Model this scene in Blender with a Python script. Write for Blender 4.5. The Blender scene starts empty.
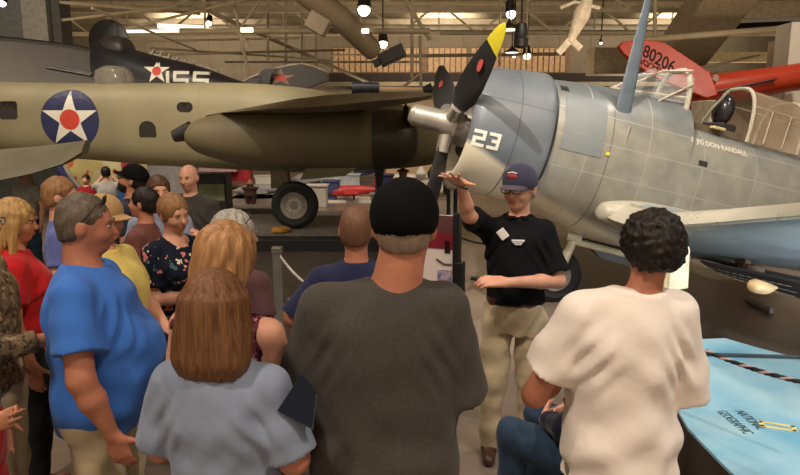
import bpy, bmesh, math, random
import numpy as np
from mathutils import Vector, Matrix, Euler
from mathutils.bvhtree import BVHTree
random.seed(7)
SC = bpy.context.scene
COL = SC.collection
PI = math.pi
def R(a): return math.radians(a)

# ------------------------------------------------------------ camera
CAM_H, PITCH, FPX = 2.0, R(10), 640.0
cd = bpy.data.cameras.new('camera'); cd.lens = FPX/800*36; cd.sensor_width = 36; cd.clip_end = 300
cam = bpy.data.objects.new('camera', cd); COL.objects.link(cam)
cam.location = (0, 0, CAM_H); cam.rotation_euler = (R(90)-PITCH, 0, 0)
SC.camera = cam
def P(px, py, Y):
    """world point at depth Y that the photograph shows at pixel px, py"""
    x = (px-400)/FPX; v = (237.5-py)/FPX
    dy = math.cos(PITCH)+v*math.sin(PITCH); dz = -math.sin(PITCH)+v*math.cos(PITCH)
    t = Y/dy
    return Vector((x*t, Y, CAM_H+dz*t))

# ------------------------------------------------------------ materials
MATS = {}
def srgb(c):
    return tuple(((v/12.92) if v <= .04045 else ((v+.055)/1.055)**2.4) for v in c)
def col255(r, g, b): return srgb((r/255, g/255, b/255))
def mat(name, c, rough=.6, metal=0, var=.12, scale=6, bump=0, bscale=60, emit=0, spec=.5, alpha=1, stretch=None,
        c2=None, trans=0, sss=0, coat=0, contrast=.35, sheen=0):
    if name in MATS: return MATS[name]
    m = bpy.data.materials.new(name); m.use_nodes = True
    nt = m.node_tree; N = nt.nodes; L = nt.links
    b = N['Principled BSDF']
    b.inputs['Roughness'].default_value = rough
    b.inputs['Metallic'].default_value = metal
    b.inputs['Specular IOR Level'].default_value = spec
    b.inputs['Alpha'].default_value = alpha
    b.inputs['Transmission Weight'].default_value = trans
    b.inputs['Coat Weight'].default_value = coat
    b.inputs['Sheen Weight'].default_value = sheen
    if sss:
        b.inputs['Subsurface Weight'].default_value = sss
        b.inputs['Subsurface Radius'].default_value = (.012, .005, .003)
        b.inputs['Subsurface Scale'].default_value = 1
    tc = N.new('ShaderNodeTexCoord'); mp = N.new('ShaderNodeMapping')
    L.new(tc.outputs['Object'], mp.inputs['Vector'])
    if stretch: mp.inputs['Scale'].default_value = stretch
    nz = N.new('ShaderNodeTexNoise'); nz.inputs['Scale'].default_value = scale; nz.inputs['Detail'].default_value = 5
    L.new(mp.outputs[0], nz.inputs['Vector'])
    cr = N.new('ShaderNodeValToRGB')
    cr.color_ramp.elements[0].position = .5-contrast/2; cr.color_ramp.elements[1].position = .5+contrast/2
    d = c2 if c2 else tuple(v*(1-var*2) for v in c)
    cr.color_ramp.elements[0].color = (*d, 1)
    cr.color_ramp.elements[1].color = (*(tuple(min(1, v*(1+var)) for v in c) if not c2 else c), 1)
    L.new(nz.outputs['Fac'], cr.inputs['Fac'])
    L.new(cr.outputs['Color'], b.inputs['Base Color'])
    if emit:
        b.inputs['Emission Color'].default_value = (*c, 1); b.inputs['Emission Strength'].default_value = emit
    if bump:
        n2 = N.new('ShaderNodeTexNoise'); n2.inputs['Scale'].default_value = bscale; n2.inputs['Detail'].default_value = 3
        L.new(mp.outputs[0], n2.inputs['Vector'])
        bp = N.new('ShaderNodeBump'); bp.inputs['Strength'].default_value = bump; bp.inputs['Distance'].default_value = .01
        L.new(n2.outputs['Fac'], bp.inputs['Height']); L.new(bp.outputs[0], b.inputs['Normal'])
    MATS[name] = m
    return m
def cloth(name, rgb, **k):
    k.setdefault('rough', .9); k.setdefault('spec', .15); k.setdefault('var', .06); k.setdefault('scale', 9)
    k.setdefault('bump', .35); k.setdefault('bscale', 14); k.setdefault('sheen', .1)
    return mat(name, col255(*rgb), **k)
def spots_mat(name, base, cols, scale=22, rough=.9):
    if name in MATS: return MATS[name]
    m = bpy.data.materials.new(name); m.use_nodes = True
    nt = m.node_tree; N = nt.nodes; L = nt.links; b = N['Principled BSDF']; b.inputs['Roughness'].default_value = rough
    b.inputs['Specular IOR Level'].default_value = .15
    tc = N.new('ShaderNodeTexCoord')
    last = None
    for i, (c, sc, th) in enumerate(cols):
        mp = N.new('ShaderNodeMapping'); mp.inputs['Location'].default_value = (i*3.1, i*1.7, i*.9)
        L.new(tc.outputs['Object'], mp.inputs['Vector'])
        nz = N.new('ShaderNodeTexNoise'); nz.inputs['Scale'].default_value = sc; nz.inputs['Detail'].default_value = 2
        L.new(mp.outputs[0], nz.inputs['Vector'])
        g = N.new('ShaderNodeMath'); g.operation = 'GREATER_THAN'; g.inputs[1].default_value = th
        L.new(nz.outputs['Fac'], g.inputs[0])
        mx = N.new('ShaderNodeMix'); mx.data_type = 'RGBA'
        L.new(g.outputs[0], mx.inputs[0])
        if last is None: mx.inputs[6].default_value = (*col255(*base), 1)
        else: L.new(last, mx.inputs[6])
        mx.inputs[7].default_value = (*col255(*c), 1)
        last = mx.outputs[2]
    L.new(last, b.inputs['Base Color'])
    MATS[name] = m
    return m

# ------------------------------------------------------------ objects
def link(name, me, m=None, parent=None, smooth=False):
    o = bpy.data.objects.new(name, me); COL.objects.link(o)
    if m:
        for q in (m if isinstance(m, (list, tuple)) else [m]): me.materials.append(q)
    if parent: o.parent = parent
    if smooth: me.shade_smooth()
    return o
def tag(o, label, cat, group=None, kind=None):
    if label: o['label'] = label
    if cat: o['category'] = cat
    if group: o['group'] = group
    if kind: o['kind'] = kind
    return o
def struct(o): o['kind'] = 'structure'; return o
def thing(name, label, cat, loc=(0, 0, 0), rz=0, group=None, scale=1):
    o = bpy.data.objects.new(name, None); COL.objects.link(o)
    o.empty_display_size = .1
    o.location = loc; o.rotation_euler = (0, 0, rz); o.scale = (scale,)*3
    return tag(o, label, cat, group)
def dup(root, loc, rz=None, label=None, scale=None):
    def cp(o, par):
        c = o.copy(); COL.objects.link(c)
        if par: c.parent = par
        for ch in list(o.children): cp(ch, c)
        return c
    r = cp(root, None); r.location = loc
    if rz is not None: r.rotation_euler = (root.rotation_euler.x, root.rotation_euler.y, rz)
    if scale: r.scale = (scale,)*3
    if label: r['label'] = label
    return r

class MB:
    """collects solids into one mesh"""
    def __init__(s): s.v = []; s.f = []; s.mi = []; s.cur = 0
    def add(s, vs, fs):
        n = len(s.v); s.v += [tuple(v) for v in vs]; s.f += [tuple(i+n for i in f) for f in fs]; s.mi += [s.cur]*len(fs)
    def box(s, lo, hi, M=None):
        x0, y0, z0 = lo; x1, y1, z1 = hi
        vs = [Vector(p) for p in ((x0,y0,z0),(x1,y0,z0),(x1,y1,z0),(x0,y1,z0),(x0,y0,z1),(x1,y0,z1),(x1,y1,z1),(x0,y1,z1))]
        if M is not None: vs = [M @ v for v in vs]
        s.add(vs, [(0,3,2,1),(4,5,6,7),(0,1,5,4),(1,2,6,5),(2,3,7,6),(3,0,4,7)])
        return s
    def tube(s, pts, rs, n=10, caps=True):
        pts = [Vector(p) for p in pts]
        if not isinstance(rs, (list, tuple)): rs = [rs]*len(pts)
        vs = []; fs = []
        up = None
        for i, p in enumerate(pts):
            t = (pts[min(i+1, len(pts)-1)]-pts[max(i-1, 0)]).normalized()
            if up is None:
                up = Vector((0, 0, 1)) if abs(t.z) < .9 else Vector((1, 0, 0))
            a = t.cross(up).normalized(); b = a.cross(t).normalized(); up = b
            for k in range(n):
                w = 2*PI*k/n
                vs.append(p+a*math.cos(w)*rs[i]+b*math.sin(w)*rs[i])
        for i in range(len(pts)-1):
            for k in range(n):
                k2 = (k+1) % n
                fs.append((i*n+k, i*n+k2, (i+1)*n+k2, (i+1)*n+k))
        if caps:
            fs.append(tuple(range(n))[::-1]); fs.append(tuple((len(pts)-1)*n+k for k in range(n)))
        s.add(vs, fs); return s
    def beam(s, a, b, w, h=None):
        h = h or w
        a = Vector(a); b = Vector(b); t = (b-a).normalized()
        up = Vector((0, 0, 1)) if abs(t.z) < .95 else Vector((0, 1, 0))
        x = t.cross(up).normalized(); y = x.cross(t)
        vs = []
        for p in (a, b):
            for i, j in ((-1,-1),(1,-1),(1,1),(-1,1)): vs.append(p+x*i*w/2+y*j*h/2)
        s.add(vs, [(0,1,2,3),(7,6,5,4),(0,4,5,1),(1,5,6,2),(2,6,7,3),(3,7,4,0)]); return s
    def lathe(s, prof, n=24, M=None):
        """prof: (r, z) along local z"""
        vs = []; fs = []
        for r, z in prof:
            for k in range(n):
                w = 2*PI*k/n; v = Vector((r*math.cos(w), r*math.sin(w), z)); vs.append(M @ v if M is not None else v)
        for i in range(len(prof)-1):
            for k in range(n):
                k2 = (k+1) % n; fs.append((i*n+k, i*n+k2, (i+1)*n+k2, (i+1)*n+k))
        if prof[0][0] > 1e-5: fs.append(tuple(range(n))[::-1])
        if prof[-1][0] > 1e-5: fs.append(tuple((len(prof)-1)*n+k for k in range(n)))
        s.add(vs, fs); return s
    def ball(s, c, r, n=16, M=None):
        if not isinstance(r, (tuple, list)): r = (r, r, r)
        T = Matrix.Translation(Vector(c)) @ (M if M is not None else Matrix()) @ Matrix.Diagonal((*r, 1))
        m = n//2
        s.lathe([(math.sin(PI*i/m), -math.cos(PI*i/m)) for i in range(m+1)], n, T); return s
    def prism(s, poly, z0, z1, M=None):
        n = len(poly)
        vs = [Vector((x, y, z0)) for x, y in poly]+[Vector((x, y, z1)) for x, y in poly]
        if M is not None: vs = [M @ v for v in vs]
        s.add(vs, [tuple(range(n))[::-1], tuple(range(n, 2*n))]+[(i, (i+1) % n, n+(i+1) % n, n+i) for i in range(n)]); return s
    def loft(s, secs, n=40, axis='x', caps=True):
        """secs: (x, cy, cz, hy, hz_up, hz_dn, exponent)"""
        vs = []; fs = []
        for (x, cy, cz, hy, hu, hd, e) in secs:
            for k in range(n):
                w = 2*PI*k/n; c, q = math.cos(w), math.sin(w)
                yy = math.copysign(abs(c)**(2/e), c)*hy; zz = math.copysign(abs(q)**(2/e), q)*(hu if q > 0 else hd)
                vs.append((x, cy+yy, cz+zz) if axis == 'x' else (cy+yy, x, cz+zz))
        for i in range(len(secs)-1):
            for k in range(n):
                k2 = (k+1) % n; fs.append((i*n+k, i*n+k2, (i+1)*n+k2, (i+1)*n+k))
        if caps:
            fs.append(tuple(range(n))[::-1]); fs.append(tuple((len(secs)-1)*n+k for k in range(n)))
        s.add(vs, fs); return s
    def build(s, name, m, parent=None, smooth=False, bevel=0, angle=35):
        me = bpy.data.meshes.new(name); me.from_pydata(s.v, [], s.f)
        if any(s.mi): me.polygons.foreach_set('material_index', s.mi)
        bm = bmesh.new(); bm.from_mesh(me)
        bmesh.ops.remove_doubles(bm, verts=bm.verts, dist=1e-5)
        bmesh.ops.recalc_face_normals(bm, faces=bm.faces)
        bm.to_mesh(me); bm.free()
        o = link(name, me, m, parent)
        if smooth:
            me.shade_smooth()
            me.set_sharp_from_angle(angle=R(angle))
        if bevel:
            b = o.modifiers.new('bevel', 'BEVEL'); b.width = bevel; b.segments = 2; b.limit_method = 'ANGLE'
        return o

def smooth_secs(secs, n=6):
    """Catmull-Rom between loft sections"""
    out = []
    m = len(secs)
    for i in range(m-1):
        p0, p1, p2, p3 = secs[max(i-1, 0)], secs[i], secs[i+1], secs[min(i+2, m-1)]
        for k in range(n):
            t = k/n
            out.append(tuple(.5*((2*b)+(-a+c)*t+(2*a-5*b+4*c-d)*t*t+(-a+3*b-3*c+d)*t**3) for a, b, c, d in zip(p0, p1, p2, p3)))
    out.append(secs[-1]); return out

def text_mesh(s, size, extrude=0.0, align='CENTER', spacing=1.0, bold=0.0, shear=0):
    cu = bpy.data.curves.new('t', 'FONT'); cu.body = s; cu.size = size; cu.align_x = align; cu.align_y = 'CENTER'
    cu.extrude = extrude; cu.space_character = spacing; cu.offset = bold; cu.shear = shear; cu.resolution_u = 3
    o = bpy.data.objects.new('t', cu); COL.objects.link(o)
    bpy.context.view_layer.update()
    me = bpy.data.meshes.new_from_object(o)
    bpy.data.objects.remove(o); bpy.data.curves.remove(cu)
    return me
def subdivide_long(me, L):
    bm = bmesh.new(); bm.from_mesh(me)
    bmesh.ops.triangulate(bm, faces=bm.faces)
    for _ in range(6):
        e = [x for x in bm.edges if x.calc_length() > L]
        if not e: break
        bmesh.ops.subdivide_edges(bm, edges=e, cuts=1)
        bmesh.ops.triangulate(bm, faces=bm.faces)
    bm.to_mesh(me); bm.free()
def wrap_on(me, target, origin, u, v, d, off=.004, L=.06):
    """lay a flat drawing (xy) on a body: rays from the plane origin+u*x+v*y along d"""
    subdivide_long(me, L)
    tm = target.data
    bvh = BVHTree.FromPolygons([w.co for w in tm.vertices], [tuple(p.vertices) for p in tm.polygons])
    origin = Vector(origin); u = Vector(u); v = Vector(v); d = Vector(d)
    for w in me.vertices:
        o = origin+u*w.co.x+v*w.co.y
        h = bvh.ray_cast(o, d)
        w.co = (h[0]-d*off) if h[0] else o+d*.3
def disc_mesh(r, n=48):
    me = bpy.data.meshes.new('d'); me.from_pydata([(r*math.cos(2*PI*k/n), r*math.sin(2*PI*k/n), 0) for k in range(n)], [], [tuple(range(n))]); return me
def star_mesh(r, rot=90):
    vs = []
    for k in range(10):
        q = r if k % 2 == 0 else r*.382
        a = R(rot)+k*PI/5; vs.append((q*math.cos(a), q*math.sin(a), 0))
    me = bpy.data.meshes.new('s'); me.from_pydata([(0, 0, 0)]+vs, [], [(0, k+1, (k+1) % 10+1) for k in range(10)]); return me
# ------------------------------------------------------------ volumes: organic bodies grown from smooth unions
def catmull(xs, ys, q):
    xs = np.asarray(xs, float); ys = np.asarray(ys, float)
    m = np.gradient(ys, xs)
    i = np.clip(np.searchsorted(xs, q)-1, 0, len(xs)-2)
    h = xs[i+1]-xs[i]; t = np.clip((q-xs[i])/h, 0, 1)
    return ((2*t**3-3*t**2+1)*ys[i]+(t**3-2*t**2+t)*h*m[i]+(-2*t**3+3*t**2)*ys[i+1]+(t**3-t**2)*h*m[i+1])
class Vol:
    def __init__(s, lo, hi, h):
        s.lo = np.array(lo, float); s.h = h
        s.n = np.ceil((np.array(hi)-s.lo)/h).astype(int)+1
        s.d = np.full(tuple(s.n), .2, np.float32)
        s.ax = [(s.lo[k]+np.arange(s.n[k])*h).astype(np.float32) for k in range(3)]
    def sl(s, lo, hi):
        a = np.clip(np.floor((np.array(lo)-s.lo)/s.h).astype(int), 0, s.n); b = np.clip(np.ceil((np.array(hi)-s.lo)/s.h).astype(int)+1, 0, s.n)
        return tuple(slice(a[k], max(b[k], a[k])) for k in range(3))
    def grid(s, S):
        return s.ax[0][S[0]][:, None, None], s.ax[1][S[1]][None, :, None], s.ax[2][S[2]][None, None, :]
    def mix(s, S, e, k, sub=False):
        d = s.d[S]
        if sub:
            e = -e
            if k > 0:
                h = np.clip(.5-.5*(d-e)/k, 0, 1); s.d[S] = d*(1-h)+e*h+k*h*(1-h)
            else: s.d[S] = np.maximum(d, e)
        else:
            if k > 0:
                h = np.clip(.5+.5*(d-e)/k, 0, 1); s.d[S] = d*(1-h)+e*h-k*h*(1-h)
            else: s.d[S] = np.minimum(d, e)
    def cap(s, a, b, ra, rb=None, k=.02, cut=None, sub=False, squash=None):
        """tapered capsule from a to b; cut = list of (point, normal) planes"""
        rb = ra if rb is None else rb
        a = np.array(a, float); b = np.array(b, float); m = max(ra, rb)+k+s.h*2
        S = s.sl(np.minimum(a, b)-m, np.maximum(a, b)+m)
        X, Y, Z = s.grid(S)
        if X.size*Y.size*Z.size == 0: return
        ab = b-a; L = max(ab.dot(ab), 1e-9)
        px, py, pz = X-a[0], Y-a[1], Z-a[2]
        t = np.clip((px*ab[0]+py*ab[1]+pz*ab[2])/L, 0, 1)
        e = np.sqrt((px-ab[0]*t)**2+(py-ab[1]*t)**2+(pz-ab[2]*t)**2)-(ra+(rb-ra)*t)
        for (p, n) in (cut or []):
            n = np.array(n, float); n /= np.linalg.norm(n)
            e = np.maximum(e, (X-p[0])*n[0]+(Y-p[1])*n[1]+(Z-p[2])*n[2])
        s.mix(S, e.astype(np.float32), k, sub)
    def ell(s, c, r, M=None, k=.02, sub=False):
        c = np.array(c, float); r = np.array(r, float); m = r.max()+k+s.h*2
        S = s.sl(c-m, c+m); X, Y, Z = s.grid(S)
        if X.size*Y.size*Z.size == 0: return
        x, y, z = X-c[0], Y-c[1], Z-c[2]
        if M is not None:
            M = np.array(M)[:3, :3]
            x, y, z = (M[0, 0]*x+M[1, 0]*y+M[2, 0]*z, M[0, 1]*x+M[1, 1]*y+M[2, 1]*z, M[0, 2]*x+M[1, 2]*y+M[2, 2]*z)
        k0 = np.sqrt((x/r[0])**2+(y/r[1])**2+(z/r[2])**2)
        k1 = np.sqrt((x/r[0]**2)**2+(y/r[1]**2)**2+(z/r[2]**2)**2)+1e-9
        s.mix(S, (k0*(k0-1)/k1).astype(np.float32), k, sub)
    def loft(s, prof, k=.02, grow=0, z0=None, z1=None):
        """prof rows: z, cx, cy, half width, half depth, exponent"""
        p = np.array(prof, float); zs = p[:, 0]
        z0 = zs[0] if z0 is None else z0; z1 = zs[-1] if z1 is None else z1
        m = max(p[:, 3].max(), p[:, 4].max())+grow+k+.04
        S = s.sl((p[:, 1].min()-m, p[:, 2].min()-m, z0-.03), (p[:, 1].max()+m, p[:, 2].max()+m, z1+.03))
        X, Y, Z = s.grid(S); q = Z.ravel()
        f = [catmull(zs, p[:, j], q)[None, None, :] for j in range(1, 6)]
        A, B = f[2]+grow, f[3]+grow
        r = (np.abs((X-f[0])/A)**f[4]+np.abs((Y-f[1])/B)**f[4])**(1/f[4])
        e = (r-1)*np.minimum(A, B)
        e = np.maximum(e, np.maximum(Z-z1, z0-Z))
        s.mix(S, e.astype(np.float32), k)
    def plane(s, p, n, k=0):
        n = np.array(n, float); n /= np.linalg.norm(n)
        X, Y, Z = s.grid((slice(None),)*3)
        e = ((X-p[0])*n[0]+(Y-p[1])*n[1]+(Z-p[2])*n[2]).astype(np.float32)
        s.mix((slice(None),)*3, -e, k, True)
    def disp(s, fn):
        X, Y, Z = s.grid((slice(None),)*3)
        s.d += fn(X, Y, Z).astype(np.float32)
    def mesh(s, name, smooth_it=1):
        d = s.d; h = s.h
        # closed border
        for k in range(3):
            ix = [slice(None)]*3
            ix[k] = 0; d[tuple(ix)] = .2
            ix[k] = -1; d[tuple(ix)] = .2
        neg = d < 0
        c = neg[:-1, :-1, :-1].astype(np.int8)
        cnt = np.zeros(c.shape, np.int8)
        offs = [(i, j, l) for i in (0, 1) for j in (0, 1) for l in (0, 1)]
        nx, ny, nz = d.shape
        for (i, j, l) in offs: cnt += neg[i:nx-1+i, j:ny-1+j, l:nz-1+l]
        act = (cnt > 0) & (cnt < 8)
        I = np.argwhere(act)
        idx = np.full(act.shape, -1, np.int64); idx[act] = np.arange(len(I))
        val = {o: d[I[:, 0]+o[0], I[:, 1]+o[1], I[:, 2]+o[2]] for o in offs}
        acc = np.zeros((len(I), 3)); num = np.zeros(len(I))
        for a in offs:
            for k in range(3):
                if a[k] == 0:
                    b = list(a); b[k] = 1; b = tuple(b)
                    va, vb = val[a], val[b]
                    x = (va < 0) != (vb < 0)
                    t = np.where(x, va/np.where(x, va-vb, 1), 0)
                    q = np.tile(np.array(a, float), (len(I), 1)); q[:, k] += t
                    acc += q*x[:, None]; num += x
        V = (I+acc/num[:, None])*h+s.lo
        F = []
        for k in range(3):
            k1, k2 = (k+1) % 3, (k+2) % 3
            sa = [slice(None)]*3; sb = [slice(None)]*3
            sa[k] = slice(0, -1); sb[k] = slice(1, None)
            x = neg[tuple(sa)] != neg[tuple(sb)]
            E = np.argwhere(x)
            E = E[(E[:, k1] > 0) & (E[:, k2] > 0)]
            sg = neg[tuple(E.T)]
            def cell(o1, o2):
                G = E.copy(); G[:, k1] -= o1; G[:, k2] -= o2
                G = np.minimum(G, np.array(act.shape)-1)
                return idx[tuple(G.T)]
            a, b, c2, e = cell(1, 1), cell(0, 1), cell(0, 0), cell(1, 0)
            q = np.stack([a, b, c2, e], 1); q2 = q[:, ::-1]
            q = np.where(sg[:, None], q, q2)
            F.append(q[(q >= 0).all(1)])
        F = np.concatenate(F)
        # light smoothing
        for _ in range(smooth_it):
            S = np.zeros_like(V); W = np.zeros(len(V))
            for i in range(4):
                a, b = F[:, i], F[:, (i+1) % 4]
                for kk in range(3):
                    S[:, kk] += np.bincount(a, V[b, kk], len(V))+np.bincount(b, V[a, kk], len(V))
                W += np.bincount(a, minlength=len(V))+np.bincount(b, minlength=len(V))
            V = V*.5+.5*S/np.maximum(W, 1)[:, None]
        me = bpy.data.meshes.new(name)
        me.vertices.add(len(V)); me.vertices.foreach_set('co', V.astype(np.float32).ravel())
        me.loops.add(len(F)*4); me.loops.foreach_set('vertex_index', F.astype(np.int32).ravel())
        me.polygons.add(len(F)); me.polygons.foreach_set('loop_start', np.arange(0, len(F)*4, 4, dtype=np.int32))
        me.polygons.foreach_set('loop_total', np.full(len(F), 4, np.int32))
        me.update(calc_edges=True); me.shade_smooth()
        return me
# ------------------------------------------------------------ people
NP = np.array
def v3(*a): return np.array(a, float)
SKIN = lambda n, c: mat('skin_'+n, col255(*c), rough=.5, var=.07, scale=14, sss=.12, bump=.12, bscale=90, spec=.35)
skin_fair = SKIN('fair', (206, 150, 124)); skin_tan = SKIN('tan', (190, 128, 98)); skin_ruddy = SKIN('ruddy', (182, 118, 92))
eye_white = mat('eye_white', col255(178, 160, 148), rough=.2, var=.02); eye_dark = mat('eye_iris', col255(45, 35, 28), rough=.15, var=0)
lip_m = mat('lips', col255(168, 92, 80), rough=.45, var=.05)
dark_plastic = mat('dark_plastic', col255(22, 22, 24), rough=.35, var=.05)
def hairm(n, c, c2, sx=38, sz=4): return mat('hair_'+n, col255(*c), c2=col255(*c2), rough=.5, scale=1.6, stretch=(sx, sx, sz), contrast=.6, bump=.4, bscale=3.2, spec=.3)

PIV = v3(0, -.01, 1.53)      # head pivot in the reference figure of 1.75 m
def rotm(yaw, pitch, roll=0):
    return np.array((Matrix.Rotation(R(yaw), 3, 'Z') @ Matrix.Rotation(R(pitch), 3, 'X') @ Matrix.Rotation(R(roll), 3, 'Y')))

def hand(V, W, D, N, side, curl=.35, spread=.0, k=.008, thumb=(.55, .8), sc=1.0, curls=None):
    """W wrist, D finger direction, N palm-facing normal, side +1: thumb towards D x N"""
    D = D/np.linalg.norm(D); N = N-D*N.dot(D); N = N/np.linalg.norm(N); S = np.cross(D, N)*side
    for q, (o, kl, L) in enumerate(((.030, .088, .074), (.010, .093, .083), (-.010, .089, .076), (-.029, .080, .060))):
        base = W+(D*kl+S*o)*sc
        V.cap(W+S*o*.55*sc+D*.005, base, .0155*sc, .0115*sc, k=.014)
        dirv = D+S*(o*spread*14); dirv /= np.linalg.norm(dirv)
        p = base; ang = 0; c = (curls[q] if curls else curl)
        for seg, f in enumerate((.45, .31, .24)):
            ang += c*(.6 if seg == 0 else 1)
            d = dirv*math.cos(ang)+N*math.sin(ang)
            e = p+d*L*f*sc*1.05
            V.cap(p, e, (.0098-.0008*seg)*sc, (.0090-.0008*seg)*sc, k=.004)
            p = e
    b = W+(D*.022+S*.022)*sc
    d1 = D*thumb[0]+S*thumb[1]+N*.25; d1 /= np.linalg.norm(d1)
    m = b+d1*.042*sc; d2 = d1+D*.35; d2 /= np.linalg.norm(d2)
    V.cap(b, m, .0165*sc, .0115*sc, k=.014); V.cap(m, m+d2*.045*sc, .0112*sc, .009*sc, k=.005)

ARM_DOWN_R = dict(el=(.245, -.035, 1.13), wr=(.255, .03, .885), d=(0, .1, -1), n=(-1, .2, 0))
ARM_FOLD_R = dict(el=(.235, .02, 1.13), wr=(.03, .20, 1.12), d=(-1, .1, .05), n=(0, -1, 0))
def mir(a): return dict(a, el=(-a['el'][0], *a['el'][1:]), wr=(-a['wr'][0], *a['wr'][1:]), d=(-a['d'][0], *a['d'][1:]), n=(-a['n'][0], *a['n'][1:]))

def person(label, loc, H=1.72, face=0, w=1.0, dp=1.0, belly=0, bust=0, head=(0, 0, 0), aR=None, aL=None, skin=None,
           shirt=None, pants=None, hair=None, hairmat=None, hat=None, eyewear=None, h=.012, legs=None, shoes=None,
           fold=1.0, sleeve=.5, hem=.86, shirt_grow=.016, collar=False, neck_v=False, headscale=1.0, lean=0, seed=1,
           shirt_label=None, pants_label=None, hair_label=None, hat_label=None, seated=False, beard=None, neck=.052, lat=0, waistw=.158, drop=.44,
           bare=False, shorts=False, group=None, sandals=False, slope=0, hemtilt=0):
    """face: direction of gaze, degrees anticlockwise from +Y (180 looks at the camera)"""
    s = H/1.75
    root = thing('person', label, 'person', (loc[0], loc[1], 0), R(face), group, s)
    skin = skin or skin_fair
    aR = aR or ARM_DOWN_R; aL = aL or mir(ARM_DOWN_R)
    Rh = rotm(*head)
    ly = lambda z: lean*max(0, z-.95)
    def hp(p): return PIV+v3(0, ly(1.53), 0)+Rh @ (NP(p, float)*headscale)
    zdrop = drop if seated else 0           # how far the hips sink when seated
    def tz(z): return z-zdrop
    # --- torso profile
    prof = [(tz(.80), 0, 0, .150*w, .105*dp, 2.4), (tz(.92), 0, -.005+belly*.2, .172*w, .118*dp+belly*.25, 2.4),
            (tz(1.04), 0, .0+belly*.45, .158*w, .108*dp+belly*.55, 2.3), (tz(1.16), 0, .005+belly*.4, .160*w, .112*dp+belly*.5, 2.3),
            (tz(1.28), 0, .005+bust*.25, .172*w, .118*dp+bust*.3, 2.4), (tz(1.37), 0, .0+bust*.1, .158*w, .102*dp+bust*.1, 2.3),
            (tz(1.43), lat*.3, -.012, .112*w, .075*dp, 2.1), (tz(1.485), lat*.6, -.018, .060, .056, 2)]
    prof = [(z, a, b+ly(z+zdrop), c, d, e) for z, a, b, c, d, e in prof]
    shx = .165*w; shz = 1.395-slope
    SH = {1: v3(shx, -.012+ly(1.4), tz(shz)), -1: v3(-shx, -.012+ly(1.4), tz(shz))}
    arms = {1: aR, -1: aL}
    if seated: PV = PIV-v3(0, 0, zdrop)
    else: PV = PIV.copy()
    PV = PV+v3(lat, 0, 0)
    def hp(p): return PV+v3(0, ly(1.53), 0)+Rh @ (NP(p, float)*headscale)
    pts = [NP(a[q], float)-v3(0, 0, zdrop) for a in arms.values() for q in ('el', 'wr')]
    legs = legs or {1: [(.088*w, 0, .87), (.098*w, .015, .48), (.10*w, -.02, .085)], -1: [(-.088*w, 0, .87), (-.098*w, .015, .48), (-.10*w, -.02, .085)]}
    lp = [NP(p, float) for l in legs.values() for p in l]
    allp = np.array(pts+lp+[(.28*w, .25+belly, tz(1.2)), (-.28*w, -.2, tz(1.2)), tuple(hp((0, 0, .25)))])
    lo = allp.min(0)-.22; hi = allp.max(0)+.22; lo[2] = -.03; hi[2] = max(hi[2], tz(1.85))
    # --- body
    V = Vol(lo, hi, h)
    V.loft(prof, k=.03)
    hps = headscale
    def E(c, r, k=.02, sub=False, q=None): V.ell(hp(c), NP(r)*hps, Rh if q is None else Rh @ q, k, sub)
    E((0, -.004, .125), (.074, .094, .094)); E((0, .032, .078), (.058, .062, .078), .03)
    E((0, .058, .022), (.030, .028, .024), .03); V.cap(hp((0, .093, .108)), hp((0, .110, .076)), .008, .0135, k=.012)
    V.cap(hp((-.03, .082, .125)), hp((.03, .082, .125)), .010, k=.015)
    for q in (-1, 1):
        E((q*.032, .098, .107), (.017, .012, .013), .012, True)
        E((q*.077, -.006, .098), (.011, .021, .033), .006)
        E((q*.034, .068, .073), (.022, .02, .02), .03)
    V.cap(hp((-.015, .091, .046)), hp((.015, .091, .046)), .008, k=.012)
    V.cap(v3(lat*.5, -.03+ly(1.44), tz(1.43)), hp((0, -.018, .055)), neck*1.15, neck, k=.03)
    for sd in (1, -1):
        A = arms[sd]; el = NP(A['el'], float)-v3(0, 0, zdrop); wr = NP(A['wr'], float)-v3(0, 0, zdrop)
        V.cap(v3(lat*.4, -.02+ly(1.45), tz(1.445-slope*.3)), SH[sd], .042, .050, k=.025)
        ar = A.get('r', 1.0)
        V.cap(SH[sd], el, .052*ar, .040*ar, k=.03)
        m = el*.65+wr*.35
        V.cap(el, m, .040*ar, .040*ar, k=.02); V.cap(m, wr, .040*ar, .026, k=.02)
        hand(V, wr, NP(A['d'], float), NP(A['n'], float), A.get('side', sd), A.get('curl', .35), A.get('spread', 0), sc=A.get('sc', 1.0),
             thumb=A.get('thumb', (.55, .8)), curls=A.get('curls'))
        hipp, kn, an = (NP(p, float) for p in legs[sd])
        V.cap(hipp, kn, .088*w, .058, k=.03)
        cf = kn*.7+an*.3+v3(0, -.012, 0)
        V.cap(kn, cf, .055, .054, k=.03); V.cap(cf, an, .054, .038, k=.02)
        V.cap(an-v3(0, .02, .03), an+v3(0, .13, -.055), .034, .024, k=.02)
    body = link('body', V.mesh('body'), skin, root)
    # --- shirt
    rs = np.random.RandomState(seed); ph = rs.rand(8)*6.28; fr = 9+rs.rand(4)*7
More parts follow.
